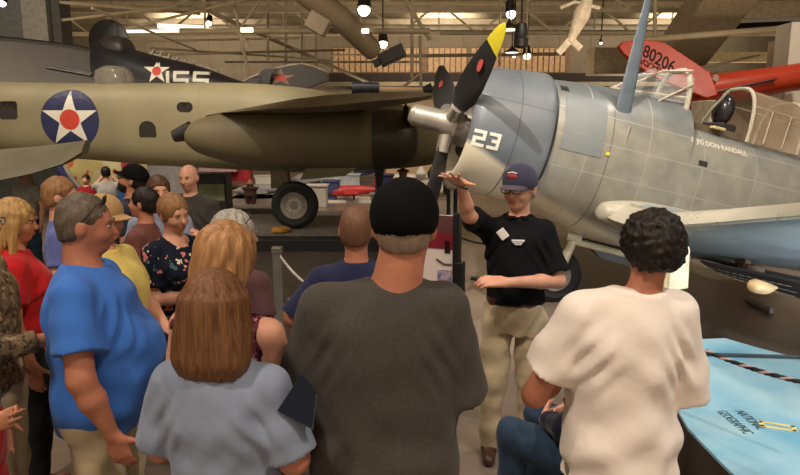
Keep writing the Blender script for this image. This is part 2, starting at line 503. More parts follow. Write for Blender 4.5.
    def folds(a):
        def f(X, Y, Z):
            zz = np.clip((tz(1.42)-Z)/.45, 0, 1)
            u = np.arctan2(Y, X)
            q = np.sin(u*5+ph[0]+Z*6+1.5*np.sin(Z*9+ph[1]))*.5+np.sin(u*9+ph[2]-Z*11+np.sin(X*12+ph[3]))*.35
            g = np.sin(Z*fr[0]*2.6+X*fr[1]*1.2+2*np.sin(X*8+ph[4])+ph[5])*.45+np.sin(Z*fr[2]*3-X*fr[3]*1.8+ph[6])*.3
            ax = np.exp(-((np.abs(X)-.15*w)**2/.004+(Z-tz(1.27))**2/.012))
            g2 = np.sin((Z*1.0+np.abs(X)*1.6)*62+3*np.sin(X*9+ph[5])+ph[7])
            w2 = np.sin(Z*23+4*np.sin(X*7+ph[2])+Y*9)*np.sin(X*19+3*np.sin(Z*8+ph[6]))
            return a*(q*(.2+.9*zz)+g*(.35+.8*zz)+1.1*ax*g2+w2*(.4+.5*zz))
        return f
    if shirt:
        V = Vol(lo, hi, h)
        g = shirt_grow
        sp = [list(r) for r in prof]
        # cloth hangs from the chest instead of following the waist
        for r in sp:
            if r[0] < tz(1.25): r[3] = max(r[3], waistw*w)
        V.loft([tuple(r) for r in sp], k=.03, grow=g, z0=tz(hem)-.05, z1=tz(1.49))
        for sd in (1, -1):
            A = arms[sd]; el = NP(A['el'], float)-v3(0, 0, zdrop); wr = NP(A['wr'], float)-v3(0, 0, zdrop)
            V.cap(v3(lat*.4, -.02+ly(1.45), tz(1.445-slope*.3)), SH[sd], .042+g*.6, .050+g*.7, k=.025)
            ar = A.get('r', 1.0)
            sleeve_ = A.get('sleeve', sleeve)
            if sleeve > 1:
                V.cap(SH[sd], el, .054*ar+g, .048*ar+g*.9, k=.03)
                t = (sleeve-1); e2 = el+(wr-el)*t; dd = wr-el
                V.cap(el, wr, .046*ar+g*.8, .034+g*.7, k=.02, cut=[(e2, dd)])
            elif sleeve > 0:
                e2 = SH[sd]+(el-SH[sd])*sleeve_*1.35; dd = el-SH[sd]
                V.cap(SH[sd], el, .050*ar+g*.7, .050*ar+g*1.5, k=.025, cut=[(e2, dd)])
        if not sleeve:
            for sd in (1, -1): V.cap(v3(sd*shx*1.12, -.01, tz(1.20)), v3(sd*shx*1.12, -.01, tz(1.5)), .04, k=.01, sub=True)
        # neckline
        V.ell((lat*.6, .02+ly(1.5), tz(1.525)), (.080*neck/.052, .085*neck/.052, .062) if not neck_v else (.085, .12, .12), k=.008, sub=True)
        V.disp(folds(.0058*fold))
        V.plane((0, 0, tz(hem)), (hemtilt, 0, -1))
        sh = link('shirt', V.mesh('shirt'), shirt, root)
        if shirt_label: sh['label'] = shirt_label
        if collar:
            V = Vol(NP((-.14, -.14, tz(1.38))), NP((.14, .17, tz(1.58))), min(h, .007))
            V.ell((0, -.004+ly(1.48), tz(1.475)), (.082, .078, .05), k=0); V.ell((0, .0+ly(1.48), tz(1.50)), (.066, .064, .09), k=.004, sub=True)
            for q in (-1, 1):
                V.cap((q*.045, .062, tz(1.462)), (q*.022, .098, tz(1.43)), .014, .008, k=.01)
            V.cap((0, .13, tz(1.5)), (0, .10, tz(1.38)), .022, .010, k=.004, sub=True)
            V.plane((0, 0, tz(1.435)), (0, .55, -1)); 
            link('collar', V.mesh('collar'), shirt, root)
    # --- trousers
    if pants:
        V = Vol(lo, hi, h)
        pp = [r for r in prof if r[0] < tz(1.1)]
        V.loft(pp, k=.03, grow=.013, z1=tz(.985))
        for sd in (1, -1):
            hipp, kn, an = (NP(p, float) for p in legs[sd])
            V.cap(hipp, kn, .092*w+.014, .080, k=.03)
            if not shorts:
                V.cap(kn, an, .076, .062, k=.025, cut=[(an+v3(0, 0, -.035), (0, 0, -1))])
            else:
                V.cap(kn, kn+v3(0, 0, -.05), .085, .09, k=.02, cut=[(kn+v3(0, 0, .02), (0, 0, -1))])
        def pf(X, Y, Z): return .006*fold*(np.sin(Z*38+X*30+3*np.sin(X*14+Y*9)+ph[1])*.5+np.sin(Z*17-Y*30+ph[2]+X*26)*.6)
        V.disp(pf)
        tr = link('shorts' if shorts else 'trousers', V.mesh('trousers'), pants, root)
        if pants_label: tr['label'] = pants_label
    # --- shoes
    sm = shoes or mat('shoe_leather', col255(70, 44, 28), rough=.45, var=.1)
    for sd in (1, -1):
        an = NP(legs[sd][2], float)
        V = Vol(an-v3(.09, .14, .13), an+v3(.09, .26, .06), .009)
        V.cap(an+v3(0, -.035, -.04), an+v3(0, .14, -.055), .042, .036, k=.02)
        V.cap(an+v3(0, -.02, 0.01), an+v3(0, .02, -.04), .045, .045, k=.03)
        V.plane((0, 0, 0.004), (0, 0, -1))
        so = link('sandal' if sandals else 'shoe', V.mesh('shoe'), sm, root)
    # --- head pieces, in head coordinates
    def hpart(name, me, m, lab=None, smooth=True):
        o = link(name, me, m, root); o.location = PV+v3(0, ly(1.53), 0); o.rotation_euler = Matrix(Rh).to_euler(); o.scale = (hps,)*3
        if lab: o['label'] = lab
        return o
    hh = min(h, .008)
    if hair:
        V = Vol((-.22, -.24, -.36), (.22, .2, .32), hh)
        def strand(a, f=46):
            def fn(X, Y, Z):
                u = np.arctan2(X, -(Y+.005)+.001)
                return a*(np.sin(u*f+3*np.sin(Z*16+u*2+ph[0])+ph[1])*.6+np.sin(u*f*.47+2*np.sin(Z*11+ph[2])+X*30)*.7)
            return fn
        def curls(a, f):
            def fn(X, Y, Z): return a*(np.sin(X*f+2*np.sin(Y*f*.6))*np.sin(Y*f+1.3+2*np.sin(Z*f*.5))*np.sin(Z*f+.4+2*np.sin(X*f*.7)))
            return fn
        if hair in ('short', 'buzz', 'crew', 'curly'):
            t = {'short': .011, 'buzz': .003, 'crew': .006, 'curly': .030}[hair]
            V.ell((0, -.012, .132), (.075+t, .092+t, .092+t), k=0)
            V.ell((0, -.035, .085), (.068+t*.7, .062+t*.8, .085), k=.02)
            if hair == 'curly':
                V.ell((0, -.03, .15), (.1, .1, .088), k=.03); V.ell((0, -.05, .09), (.095, .08, .075), k=.03)
            V.ell((0, .105, .07), (.078, .07, .092), k=.012, sub=True)
            V.plane((0, -.05, .045), (0, .35, -1), .01)
            for q in (-1, 1): V.ell((q*.095, .008, .085), (.030, .026, .045), k=.008, sub=True)
            V.disp(curls(.012, 95) if hair == 'curly' else strand(.0025 if hair != 'buzz' else .0008))
            if hair in ('short', 'crew'): V.disp(curls(.004, 48))
        elif hair == 'fringe':
            V.ell((0, -.018, .105), (.079, .089, .085), k=0)
            V.ell((0, .11, .10), (.09, .09, .13), k=.01, sub=True)
            V.ell((0, -.005, .215), (.078, .095, .088), k=.01, sub=True)
            V.plane((0, -.05, .03), (0, .3, -1), .01)
            for q in (-1, 1): V.ell((q*.095, .008, .085), (.030, .026, .045), k=.008, sub=True)
            V.disp(strand(.002))
        elif hair == 'bob':
            V.ell((0, -.02, .128), (.098, .112, .112), k=0)
            V.loft([(-.130, 0, -.045, .040, .030, 2.2), (-.112, 0, -.05, .090, .050, 2.2), (-.075, 0, -.048, .120, .078, 2.2), (.0, 0, -.035, .130, .10, 2.2), (.07, 0, -.025, .120, .112, 2.1), (.15, 0, -.02, .104, .11, 2)], k=.03)
            V.ell((0, .115, .06), (.070, .08, .115), k=.02, sub=True)
            V.ell((0, .05, -.05), (.055, .085, .075), k=.02, sub=True)
            V.disp(strand(.0028, 30))
        elif hair in ('long', 'longback'):
            V.ell((0, -.012, .128), (.088, .105, .106), k=0)
            b = -.26 if hair == 'long' else -.2
            V.loft([(b, 0, -.075, .050, .022, 2.2), (b+.08, 0, -.08, .085, .035, 2.2), (-.08, 0, -.07, .095, .045, 2.2), (.0, 0, -.045, .090, .065, 2.2), (.08, 0, -.025, .092, .09, 2.1), (.15, 0, -.012, .085, .10, 2)], k=.03)
            if hair == 'long':
                for q in (-1, 1): V.cap((q*.078, .015, .10), (q*.095, .03, -.17), .026, .02, k=.02)
            V.ell((0, .115, .06), (.062, .08, .115), k=.015, sub=True)
            V.disp(strand(.004, 34))
        elif hair == 'tied':
            V.ell((0, -.012, .130), (.088, .104, .104), k=0)
            V.ell((0, -.09, .12), (.045, .04, .045), k=.02)
            V.cap((0, -.1, .11), (0, -.10, -.02), .03, .012, k=.02)
            V.ell((0, .115, .055), (.072, .08, .11), k=.012, sub=True)
            V.plane((0, -.05, .015), (0, .3, -1), .02)
            V.disp(strand(.004, 34))
        elif hair == 'wavy':
            V.ell((0, -.015, .13), (.094, .110, .108), k=0)
            V.ell((0, -.055, .06), (.088, .072, .082), k=.03)
            V.ell((0, .115, .06), (.068, .075, .11), k=.015, sub=True)
            V.plane((0, 0, -.02), (0, .1, -1), .02)
            V.disp(strand(.0045, 22))
        ho = hpart('hair', V.mesh('hair'), hairmat, hair_label)
    if beard:
        V = Vol((-.1, -.05, -.05), (.1, .16, .12), .006)
        V.ell((0, .035, .045), (.063, .066, .062), k=0); V.ell((0, .058, .018), (.036, .034, .030), k=.02)
        V.plane((0, 0, .06), (0, .0, 1), .01); V.plane((0, .015, 0), (0, -1, 0), .01)
        V.cap((-.015, .10, .046), (.015, .10, .046), .009, k=.004, sub=True)
        hpart('beard', V.mesh('beard'), beard)
    # eyes, brows, lips
    for q in (-1, 1):
        mb = MB(); mb.ball((q*.031, .0815, .106), (.0125, .0115, .0062), 14); mb.cur = 1
        mb.ball((q*.031, .0915, .106), (.0052, .0026, .0050), 10)
        me_o = mb.build('eye', [eye_white, eye_dark], root, True)
        me_o.location = PV+v3(0, ly(1.53), 0); me_o.rotation_euler = Matrix(Rh).to_euler(); me_o.scale = (hps,)*3
        mb = MB(); mb.tube([(q*.017, .100, .126), (q*.034, .098, .131), (q*.050, .085, .127)], [.003, .0035, .002], 6)
        e = mb.build('eyebrow', hairmat or eye_dark, root, True)
        e.location = PV+v3(0, ly(1.53), 0); e.rotation_euler = Matrix(Rh).to_euler(); e.scale = (hps,)*3
    mb = MB()
    mb.tube([(-.024, .088, .046), (-.01, .099, .0495), (0, .100, .048), (.01, .099, .0495), (.024, .088, .046)], [.002, .004, .0035, .004, .002], 8)
    mb.tube([(-.022, .088, .044), (0, .099, .040), (.022, .088, .044)], [.002, .005, .002], 8)
    e = mb.build('lips', lip_m, root, True); e.location = PV+v3(0, ly(1.53), 0); e.rotation_euler = Matrix(Rh).to_euler(); e.scale = (hps,)*3
    if hat:
        V = Vol((-.13, -.17, .05), (.13, .25, .29), .006)
        kind = hat[0]
        V.ell((0, -.008, .135), (.090, .108, .098) if kind == 'cap' else (.093, .112, .100), k=0)
        if kind == 'cap': V.ell((0, .01, .15), (.086, .092, .085), k=.02)
        z0 = .128 if kind == 'cap' else .092
        V.plane((0, 0, z0-.012), (0, -.22 if kind == 'cap' else .25, -1))
        V.ell((0, -.008, .118 if kind == 'cap' else .105), (.079, .097, .088), k=.004, sub=True)
        ho = hpart('cap', V.mesh('cap'), hat[1], hat_label)
        fwd = 1 if kind == 'cap' else -1
        if kind == 'cap':
            mb = MB(); vs = []; n = 16
            for t in (0, .35, .7, 1):
                for k in range(n+1):
                    a = PI*(k/n)*.78+PI*.11
                    x = math.cos(a)*.078; y0 = .085*math.sin(a); yy = y0+t*.078*math.sin(a)**.6
                    z = .142-.02*t-.9*x*x*(1+t)
                    vs.append((x, yy, z))
            m0 = n+1
            top = vs; bot = [(x, y, z-.005) for x, y, z in vs]
            fs = []
            for i in range(3):
                for k in range(n): fs.append((i*m0+k, i*m0+k+1, (i+1)*m0+k+1, (i+1)*m0+k))
            N0 = len(top); fs2 = [tuple(N0+i for i in f[::-1]) for f in fs]
            rim = [3*m0+k for k in range(n+1)]
            side = [(rim[k], rim[k+1], N0+rim[k+1], N0+rim[k]) for k in range(n)]
            side += [(k*m0, (k+1)*m0, N0+(k+1)*m0, N0+k*m0) for k in range(3)]+[(k*m0+n, (k+1)*m0+n, N0+(k+1)*m0+n, N0+k*m0+n) for k in range(3)]
            mb.add(top+bot, fs+fs2+side)
            o = mb.build('brim', hat[2] if len(hat) > 2 else hat[1], ho, True, angle=60)
        mb = MB(); mb.ball((0, -.008, .232), (.009, .009, .004), 10); mb.build('button', hat[1], ho, True)
        if kind == 'back':   # strap opening of a cap worn backwards: hidden side brim
            pass
    if eyewear:
        on_head = eyewear == 'on_head'
        mb = MB(); z = .106 if not on_head else .205; y = .112 if not on_head else .065
        lenses = []
        for q in (-1, 1):
            pts = [(q*.033+.023*math.cos(a), y, z+.016*math.sin(a)) for a in [2*PI*k/16 for k in range(17)]]
            mb.tube(pts, .0022, 6)
            mb.tube([(q*.056, y, z+.005), (q*.078, y-.03, z+.008 if not on_head else z-.03), (q*.086, .0 if not on_head else -.0, z if not on_head else z-.075)], .0022, 6)
            lens = MB(); lenses.append(lens); lens.lathe([(.0001, 0), (.022, 0.001), (.022, .002), (.0001, .003)], 16, Matrix.Translation((q*.033, y, z)) @ Matrix.Diagonal((1, 1, .7, 1)) @ Matrix.Rotation(R(90), 4, 'X'))
        mb.tube([(-.012, y, z+.004), (0, y+.003, z+.007), (.012, y, z+.004)], .0022, 6)
        g = mb.build('glasses' if not on_head else 'sunglasses', dark_plastic, root, True)
        g.location = PV+v3(0, ly(1.53), 0); g.rotation_euler = Matrix(Rh).to_euler(); g.scale = (hps,)*3
        lm = mat('spectacle_lens', (.9, .9, .9), rough=.05, alpha=.25, var=0) if not on_head else dark_plastic
        for lens in lenses: lens.build('lens', lm, g, True)
    root['_hp'] = 0
    del root['_hp']
    return root, hp, s
# ------------------------------------------------------------ the visitors and the guide
def at(px, Y): p = P(px, 300, Y); return (p.x, Y)
G_brown = hairm('brown', (98, 66, 42), (46, 29, 18)); G_dark = hairm('dark', (38, 28, 22), (14, 10, 8))
G_blond = hairm('blond', (205, 165, 105), (130, 95, 55)); G_straw = hairm('strawberry', (196, 146, 96), (104, 66, 40))
G_grey = hairm('grey', (150, 138, 125), (70, 62, 55)); G_silver = hairm('silver', (190, 182, 172), (110, 102, 95))
G_sandy = hairm('sandy', (165, 120, 80), (105, 70, 42)); G_salt = hairm('salt_pepper', (112, 98, 84), (62, 52, 44))
G_stub = hairm('stubble', (120, 84, 62), (92, 62, 46)); G_chest = hairm('chestnut', (136, 92, 58), (66, 40, 25), sx=70, sz=4)
khaki = cloth('khaki', (176, 158, 128)); jeans = cloth('jeans', (44, 62, 84), scale=14, var=.15); blackcloth = cloth('black_cloth', (20, 19, 21), var=.03)
greyshirt = cloth('charcoal_heather', (70, 65, 61), var=.10, scale=160); whitecotton = cloth('white_cotton', (236, 222, 212), var=.03)
bluecotton = cloth('blue_cotton', (62, 112, 196)); greyblue = cloth('grey_blue_knit', (132, 141, 162)); navy = cloth('navy_knit', (38, 42, 72))

# guide
gx, gy = at(515, 3.64)
guide, ghp, gs = person('museum guide in black polo and cap, right hand raised beside the propeller', (gx, gy), H=1.75, face=172, w=.92, headscale=1.07, lat=-.012, h=.0075,
    head=(-28, -3, 0), skin=skin_fair, hair='crew', hairmat=G_silver, hat=('cap', cloth('navy_cap', (60, 58, 78)), cloth('cap_brim', (78, 70, 80))), hat_label='navy ball cap with red and white emblem',
    eyewear='on', shirt=cloth('black_polo', (15, 15, 18), var=.05, sheen=0), shirt_label='black polo shirt with small white logo', hem=.99, collar=True, sleeve=.62, belly=.03, shirt_grow=.022,
    pants=cloth('light_khaki', (184, 166, 136), bump=.6), pants_label='pleated khaki trousers', fold=1.3,
    aR=dict(el=(.275, .15, 1.50), wr=(.315, .27, 1.69), d=(.42, .80, .40), n=(.15, .4, -.9), curl=.04, spread=1.5, thumb=(.0, 1), r=.95, sc=1.0),
    aL=dict(el=(-.235, .07, 1.125), wr=(.065, .29, 1.16), d=(1, .15, .08), n=(.1, -.5, -.85), curl=.5, thumb=(.8, .4), sc=1.05),
    legs={1: [(.095, 0, .87), (.115, .03, .48), (.13, .0, .085)], -1: [(-.09, 0, .87), (-.10, .02, .48), (-.10, -.01, .085)]}, seed=3)
mb = MB(); mb.tube([(.325+.034*math.cos(a)-.01, .27+.034*math.sin(a)*.9-.01, 1.675+.012*math.cos(a)) for a in [2*PI*k/20 for k in range(21)]], .007, 8)
mb.build('wristband', dark_plastic, guide, True)
mb = MB(); mb.loft([(-.172, 0, 0, .001, .001, .001, 2), (-.171, 0, 0, .001, .001, .001, 2)], 4)
mb = MB(); mb.loft([(.985, 0, .012, .165, .138, .138, 2.4), (1.02, 0, .012, .165, .138, .138, 2.4)], 48, 'y')
# belt ring in xz rotated to xy
mb.v = [(x, z, y) for x, y, z in mb.v]
b = mb.build('belt', mat('belt_leather', col255(66, 40, 26), rough=.4), guide, True); b['label'] = 'brown leather belt'
mb = MB(); Mx = Matrix.Translation((.085, .140, 1.40)) @ Matrix.Rotation(R(-4), 4, 'X') @ Matrix.Rotation(R(38), 4, 'Y')
mb.box((-.024, -.002, -.030), (.024, .002, .030), Mx)
b = mb.build('name_tag', mat('white_card', col255(235, 230, 225), rough=.4, var=.01), guide, bevel=.002); b['label'] = 'white diamond-hung name tag'
def flat_text(s, size, M, name, m, parent, off=.0):
    me = text_mesh(s, size, .0008)
    for w in me.vertices: w.co = M @ w.co
    return link(name, me, m, parent)
thr = mat('white_thread', col255(215, 215, 215), rough=.8, var=.02)
mb = MB()
for k in range(5): mb.box((-.10+.0, 0, 0), (-.10+.001, .001, .001))
mb = MB()
for k, (x0, x1, z) in enumerate(((-.035, .035, 1.365), (-.028, .03, 1.355), (-.02, .018, 1.345))):
    mb.box((x0, .130, z-.003), (x1, .151, z+.003))
lg = mb.build('shirt_logo', thr, guide)
# remote held in the left hand
mb = MB(); Mx = Matrix.Translation((gx, gy, 0)) @ Matrix.Rotation(R(172), 4, 'Z') @ Matrix.Translation((.20, .262, 1.165)) @ Matrix.Rotation(R(-8), 4, 'Y')
mb.box((-.055, -.016, -.009), (.055, .016, .009), Mx); rem = mb.build('remote_control', dark_plastic, None, bevel=.004)
tag(rem, 'small dark remote held in the guide\'s lowered hand', 'remote control')
mb = MB(); mb.box((-.03, -.012, .009), (-.01, .012, .011), Mx); mb.build('button', mat('silver_paint', col255(190, 190, 190), rough=.4), rem)
# cap emblem
for o in guide.children:
    if o.name.startswith('cap'):
        mb = MB(); mb.ball((.0, .098, .180), (.030, .008, .014), 14); mb.build('emblem', mat('emblem_red', col255(170, 50, 48), rough=.7), o, True)
        mb = MB(); mb.tube([(-.026, .094, .196), (0, .101, .202), (.026, .094, .196)], .004, 6); mb.build('lettering', thr, o, True)

# man in the dark cap, centre front
X, Y = at(384, 1.95)
capman, chp, cs = person('broad man in charcoal T-shirt and black cap standing in the middle, back to us', (X, Y), H=1.80, face=0, w=1.10, dp=1.2, belly=.05, h=.009, lat=.062,
    waistw=.195, head=(-6, -4, 0), skin=skin_ruddy, hair='buzz', hairmat=hairm('grey_stubble', (142, 122, 104), (112, 92, 76)), hat=('back', cloth('cap_black', (9, 8, 9), var=.03, sheen=0)), hat_label='black ball cap', shirt=greyshirt,
    shirt_grow=.024, sleeve=.78, hem=.78, pants=cloth('dark_trousers', (52, 48, 44)), aR=dict(el=(.235, .03, 1.11), wr=(.10, .24, 1.12), d=(-1, .1, 0), n=(0, -1, 0), r=1.25),
    aL=dict(el=(-.25, .03, 1.11), wr=(-.15, .26, 1.10), d=(.8, .3, 0), n=(0, -1, 0), r=1.25), neck=.068, slope=.0, headscale=1.12, seed=5, fold=.8)
# blue folder under his left arm
def slab(pix, Y, th, name, m, parent=None, dy=0):
    q = [P(x, y, Y+k*dy) for k, (x, y) in enumerate(pix)]; nn = (q[1]-q[0]).cross(q[2]-q[1]).normalized()*th
    mb = MB(); n = len(q); mb.add(q+[v+nn for v in q], [tuple(range(n)), tuple(range(2*n-1, n-1, -1))]+[(i, (i+1) % n, n+(i+1) % n, n+i) for i in range(n)])
    return mb.build(name, m, parent)
fo = slab([(277, 411), (301, 375), (316, 392), (312, 428)], 1.70, .006, 'folder', mat('folder_blue', col255(24, 34, 52), rough=.3, var=.04)); tag(fo, 'dark blue folder tucked under the arm of the man in charcoal', 'folder')
slab([(281, 414), (303, 381), (317, 396), (313, 430)], 1.712, .008, 'paper', mat('paper', col255(90, 100, 115), rough=.7), fo)

# white T-shirt
X, Y = at(627, 2.1)
wt, whp, ws = person('curly-haired person in a loose white T-shirt, back turned, at the right', (X, Y), H=1.71, face=3, w=.98, dp=1.15, belly=.04, h=.009, lat=.065, headscale=.94,
    head=(0, -6, 3), skin=skin_ruddy, hair='curly', hairmat=G_dark, shirt=whitecotton, shirt_grow=.032, sleeve=.80, hem=.80, hemtilt=.10,
    pants=cloth('khaki_shorts', (120, 98, 78)), shorts=True, aR=dict(el=(.225, .03, 1.10), wr=(.10, .22, 1.12), d=(-1, .2, 0), n=(0, -1, 0), r=1.15),
    aL=dict(el=(-.295, .06, 1.08), wr=(-.10, .27, 1.10), d=(1, .1, 0), n=(0, -1, 0), r=1.15, sleeve=.52), fold=1.5, slope=-.01, seed=8)

# brown bob, grey-blue T-shirt, front left
X, Y = at(217, 1.8)
person('woman with chestnut bob and grey-blue T-shirt, back turned, front left', (X, Y), H=1.58, face=-8, w=.98, dp=1.15, belly=.03, bust=.06, h=.009,
    head=(-4, -3, 0), skin=skin_ruddy, hair='bob', hairmat=G_chest, hair_label='straight chestnut bob', shirt=greyblue, shirt_grow=.022, sleeve=.66, hem=.78,
    pants=jeans, aR=dict(el=(.24, .0, 1.12), wr=(.19, .20, 1.02), d=(-1, .5, 0), n=(0, -1, 0), r=1.2), aL=dict(el=(-.235, .02, 1.12), wr=(-.10, .22, 1.06), d=(1, .3, 0), n=(0, -1, 0), r=1.2), seed=11, slope=.02)

# strawberry blonde, sleeveless
X, Y = at(226, 2.15)
person('strawberry-blonde woman with bare arms and a maroon patterned top, behind the chestnut bob', (X, Y), H=1.63, face=-20, w=1.12, headscale=1.16, dp=1.05, bust=.05, h=.011,
    head=(10, -6, 4), skin=skin_fair, hair='wavy', hairmat=G_straw, shirt=spots_mat('maroon_print', (92, 40, 50), [((150, 90, 96), 60, .60), ((40, 18, 28), 45, .58)]), sleeve=0, shirt_grow=.014, hem=.82,
    pants=jeans, aR=dict(el=(.25, .05, 1.13), wr=(.28, .24, 1.03), d=(.2, 1, 0), n=(0, 0, -1), r=1.1), seed=12)

# grey hair with sunglasses on the head
X, Y = at(238, 3.1)
person('grey-haired woman with sunglasses pushed up on her hair', (X, Y), H=1.56, face=-30, headscale=1.1, w=1.0, h=.012, head=(-35, -4, 0), skin=skin_tan, hair='wavy', hairmat=G_silver,
    eyewear='on_head', shirt=cloth('dark_rose', (90, 60, 62)), seed=13, pants=blackcloth)

# navy polo
X, Y = at(357, 2.85)
person('man with cropped hair in a navy polo, behind the man in the black cap', (X, Y), H=1.64, face=5, w=1.02, dp=1.1, belly=.05, h=.011, head=(-8, 0, 0), skin=skin_ruddy,
    hair='buzz', hairmat=G_stub, shirt=navy, shirt_grow=.02, sleeve=.7, collar=True, pants=khaki, aL=dict(el=(-.30, .0, 1.20), wr=(-.36, .22, 1.13), d=(-.2, .9, .1), n=(1, 0, 0), r=1.1), seed=14)

# blue T-shirt man
X, Y = at(92, 2.5)
person('heavy man in a bright blue T-shirt seen in profile, sunglasses on his head', (X, Y), H=1.72, face=-80, w=1.12, dp=1.25, belly=.10, headscale=1.04, h=.009, head=(8, -5, 0), skin=skin_ruddy,
    hair='crew', hairmat=G_salt, eyewear='on_head', shirt=bluecotton, shirt_grow=.028, sleeve=.50, hem=.79, pants=khaki, pants_label='beige trousers', neck=.064,
    aR=dict(el=(.28, .02, 1.09), wr=(.26, .11, .85), d=(-.1, .25, -1), n=(-1, .1, 0), curl=.45, r=1.25, sc=1.08),
    aL=dict(el=(-.28, .02, 1.09), wr=(-.26, .14, .86), d=(0, .3, -1), n=(1, .1, 0), curl=.4, r=1.2), fold=1.2, slope=.01, seed=17)

# floral blouse
X, Y = at(180, 3.65)
floral = spots_mat('floral_print', (22, 26, 42), [((196, 120, 120), 16, .64), ((214, 200, 170), 21, .66), ((70, 104, 96), 18, .65), ((22, 26, 42), 40, .62)])
person('woman in a dark floral blouse, hand to her cheek and arms crossed', (X, Y), H=1.61, face=-128, w=.98, bust=.06, h=.009, head=(0, -12, 8), skin=skin_fair, hair='tied', hairmat=G_sandy,
    shirt=floral, shirt_label='dark blouse printed with flowers', neck_v=True, sleeve=.55, shirt_grow=.018, pants=jeans,
    aL=dict(el=(-.19, .16, 1.15), wr=(-.085, .17, 1.40), d=(.2, -.15, 1), n=(.6, -.8, 0), curl=.6, r=.95), aR=dict(el=(.22, .06, 1.12), wr=(-.02, .22, 1.14), d=(-1, .1, .1), n=(0, -1, 0), r=.95), seed=19)
X, Y = at(166, 4.5)
person('brown-haired person in a pale blue shirt, mostly hidden behind the floral blouse', (X, Y), H=1.64, face=-150, w=1, h=.013, head=(0, 0, 0), hair='short', hairmat=G_brown,
    shirt=cloth('pale_blue', (150, 160, 185)), pants=khaki, seed=20)
# bald man
X, Y = at(196, 5.4)
bald, bhp, bs = person('bald man in a dark grey printed T-shirt standing under the wing', (X, Y), H=1.67, face=170, w=1.12, belly=.04, h=.010, head=(0, -6, 0), skin=skin_fair, hair='fringe', hairmat=G_stub,
    shirt=cloth('dark_grey_tee', (62, 57, 54)), shirt_label='dark grey T-shirt with pale print', shirt_grow=.025, sleeve=.75, pants=cloth('olive_trousers', (70, 64, 52)), seed=21)
mb = MB(); 
for q in range(7): mb.ball((-.06+.02*q, .155-.0*q, 1.30+.018*math.sin(q*2.2)), (.014, .006, .010+.004*(q % 3)), 8)
mb.build('shirt_print', cloth('print_pale', (160, 155, 150)), bald, True)
# black cap bearded man
X, Y = at(136, 4.9)
person('bearded man in a black cap looking up to the left', (X, Y), H=1.70, face=95, w=1.05, h=.010, head=(0, 22, 0), skin=skin_tan, hair='crew', hairmat=G_dark, beard=G_dark,
    hat=('cap', cloth('cap_black', (13, 12, 13))), hat_label='black ball cap', eyewear='on', shirt=cloth('dark_blue_tee', (42, 44, 58)), pants=jeans, seed=22)
X, Y = at(148, 4.3)
person('dark-haired man in a brown-maroon T-shirt facing left', (X, Y), H=1.58, face=88, w=1.08, h=.010, head=(0, 6, 0), skin=skin_tan, hair='short', hairmat=G_dark, shirt=cloth('maroon_tee', (112, 66, 60)), pants=jeans, seed=23)
# tan cap, yellow shirt
X, Y = at(110, 3.15)
tanc = cloth('tan_cap', (176, 140, 96))
person('woman in a tan cap and yellow T-shirt with a watch, behind the man in blue', (X, Y), H=1.65, face=-100, w=1.08, bust=.08, belly=.05, h=.010, head=(0, -4, 0), skin=skin_fair, hair='crew', hairmat=G_blond,
    hat=('cap', tanc), hat_label='tan ball cap', shirt=cloth('yellow_cotton', (214, 190, 104)), pants=khaki, aR=dict(el=(.24, .02, 1.12), wr=(.22, .2, 1.0), d=(-.3, .9, 0), n=(-1, 0, 0)), aL=dict(el=(-.25, .05, 1.14), wr=(-.10, .26, 1.02), d=(.6, .8, 0), n=(0, 0, -1)), seed=24)
# periwinkle polo
X, Y = at(72, 3.9)
person('sandy-haired man in a periwinkle polo, back left of the group', (X, Y), H=1.68, face=-70, w=1.1, h=.010, head=(-5, 0, 0), skin=skin_fair, hair='short', hairmat=G_sandy, shirt=cloth('periwinkle', (98, 108, 170)), collar=True,
    pants=khaki, seed=25)
# blonde, red top
X, Y = at(22, 3.2)
person('long-haired blonde woman in a red top and black trousers', (X, Y), H=1.63, face=-62, w=1.0, bust=.05, h=.009, head=(-12, -8, 0), skin=skin_tan, hair='long', hairmat=G_blond, shirt=cloth('red_knit', (190, 36, 40)), sleeve=.5,
    pants=blackcloth, sandals=True, shoes=mat('sandal_tan', col255(120, 74, 52), rough=.5), seed=26)
X, Y = at(-20, 2.65)
person('balding man with glasses in a brown camouflage shirt, at the left edge', (X, Y), H=1.72, face=-74, w=1.08, h=.010, head=(-6, -6, 0), skin=skin_tan, hair='fringe', hairmat=G_grey, eyewear='on',
    shirt=spots_mat('camo', (122, 100, 76), [((84, 66, 50), 30, .56), ((156, 134, 102), 34, .58), ((70, 66, 48), 38, .62)]), sleeve=1.75, pants=khaki, aR=dict(el=(.27, .10, 1.13), wr=(.14, .30, 1.13), d=(-1, .2, 0), n=(0, -1, 0)), seed=27)
X, Y = at(-60, 2.12)
person('person in black top and red shorts cut off by the left edge', (X, Y), H=1.70, face=-80, w=1.05, h=.012, head=(0, 0, 0), skin=skin_tan, hair='short', hairmat=G_brown, shirt=blackcloth,
    pants=cloth('red_shorts', (176, 22, 26)), shorts=True, aR=dict(el=(.26, -.06, 1.14), wr=(.22, .14, 1.06), d=(-.2, 1, .1), n=(-1, 0, 0)), hem=.93, seed=28,
    legs={1: [(.095, 0, .87), (.115, .03, .42), (.13, .0, .085)], -1: [(-.09, 0, .87), (-.10, .02, .42), (-.10, -.01, .085)]})
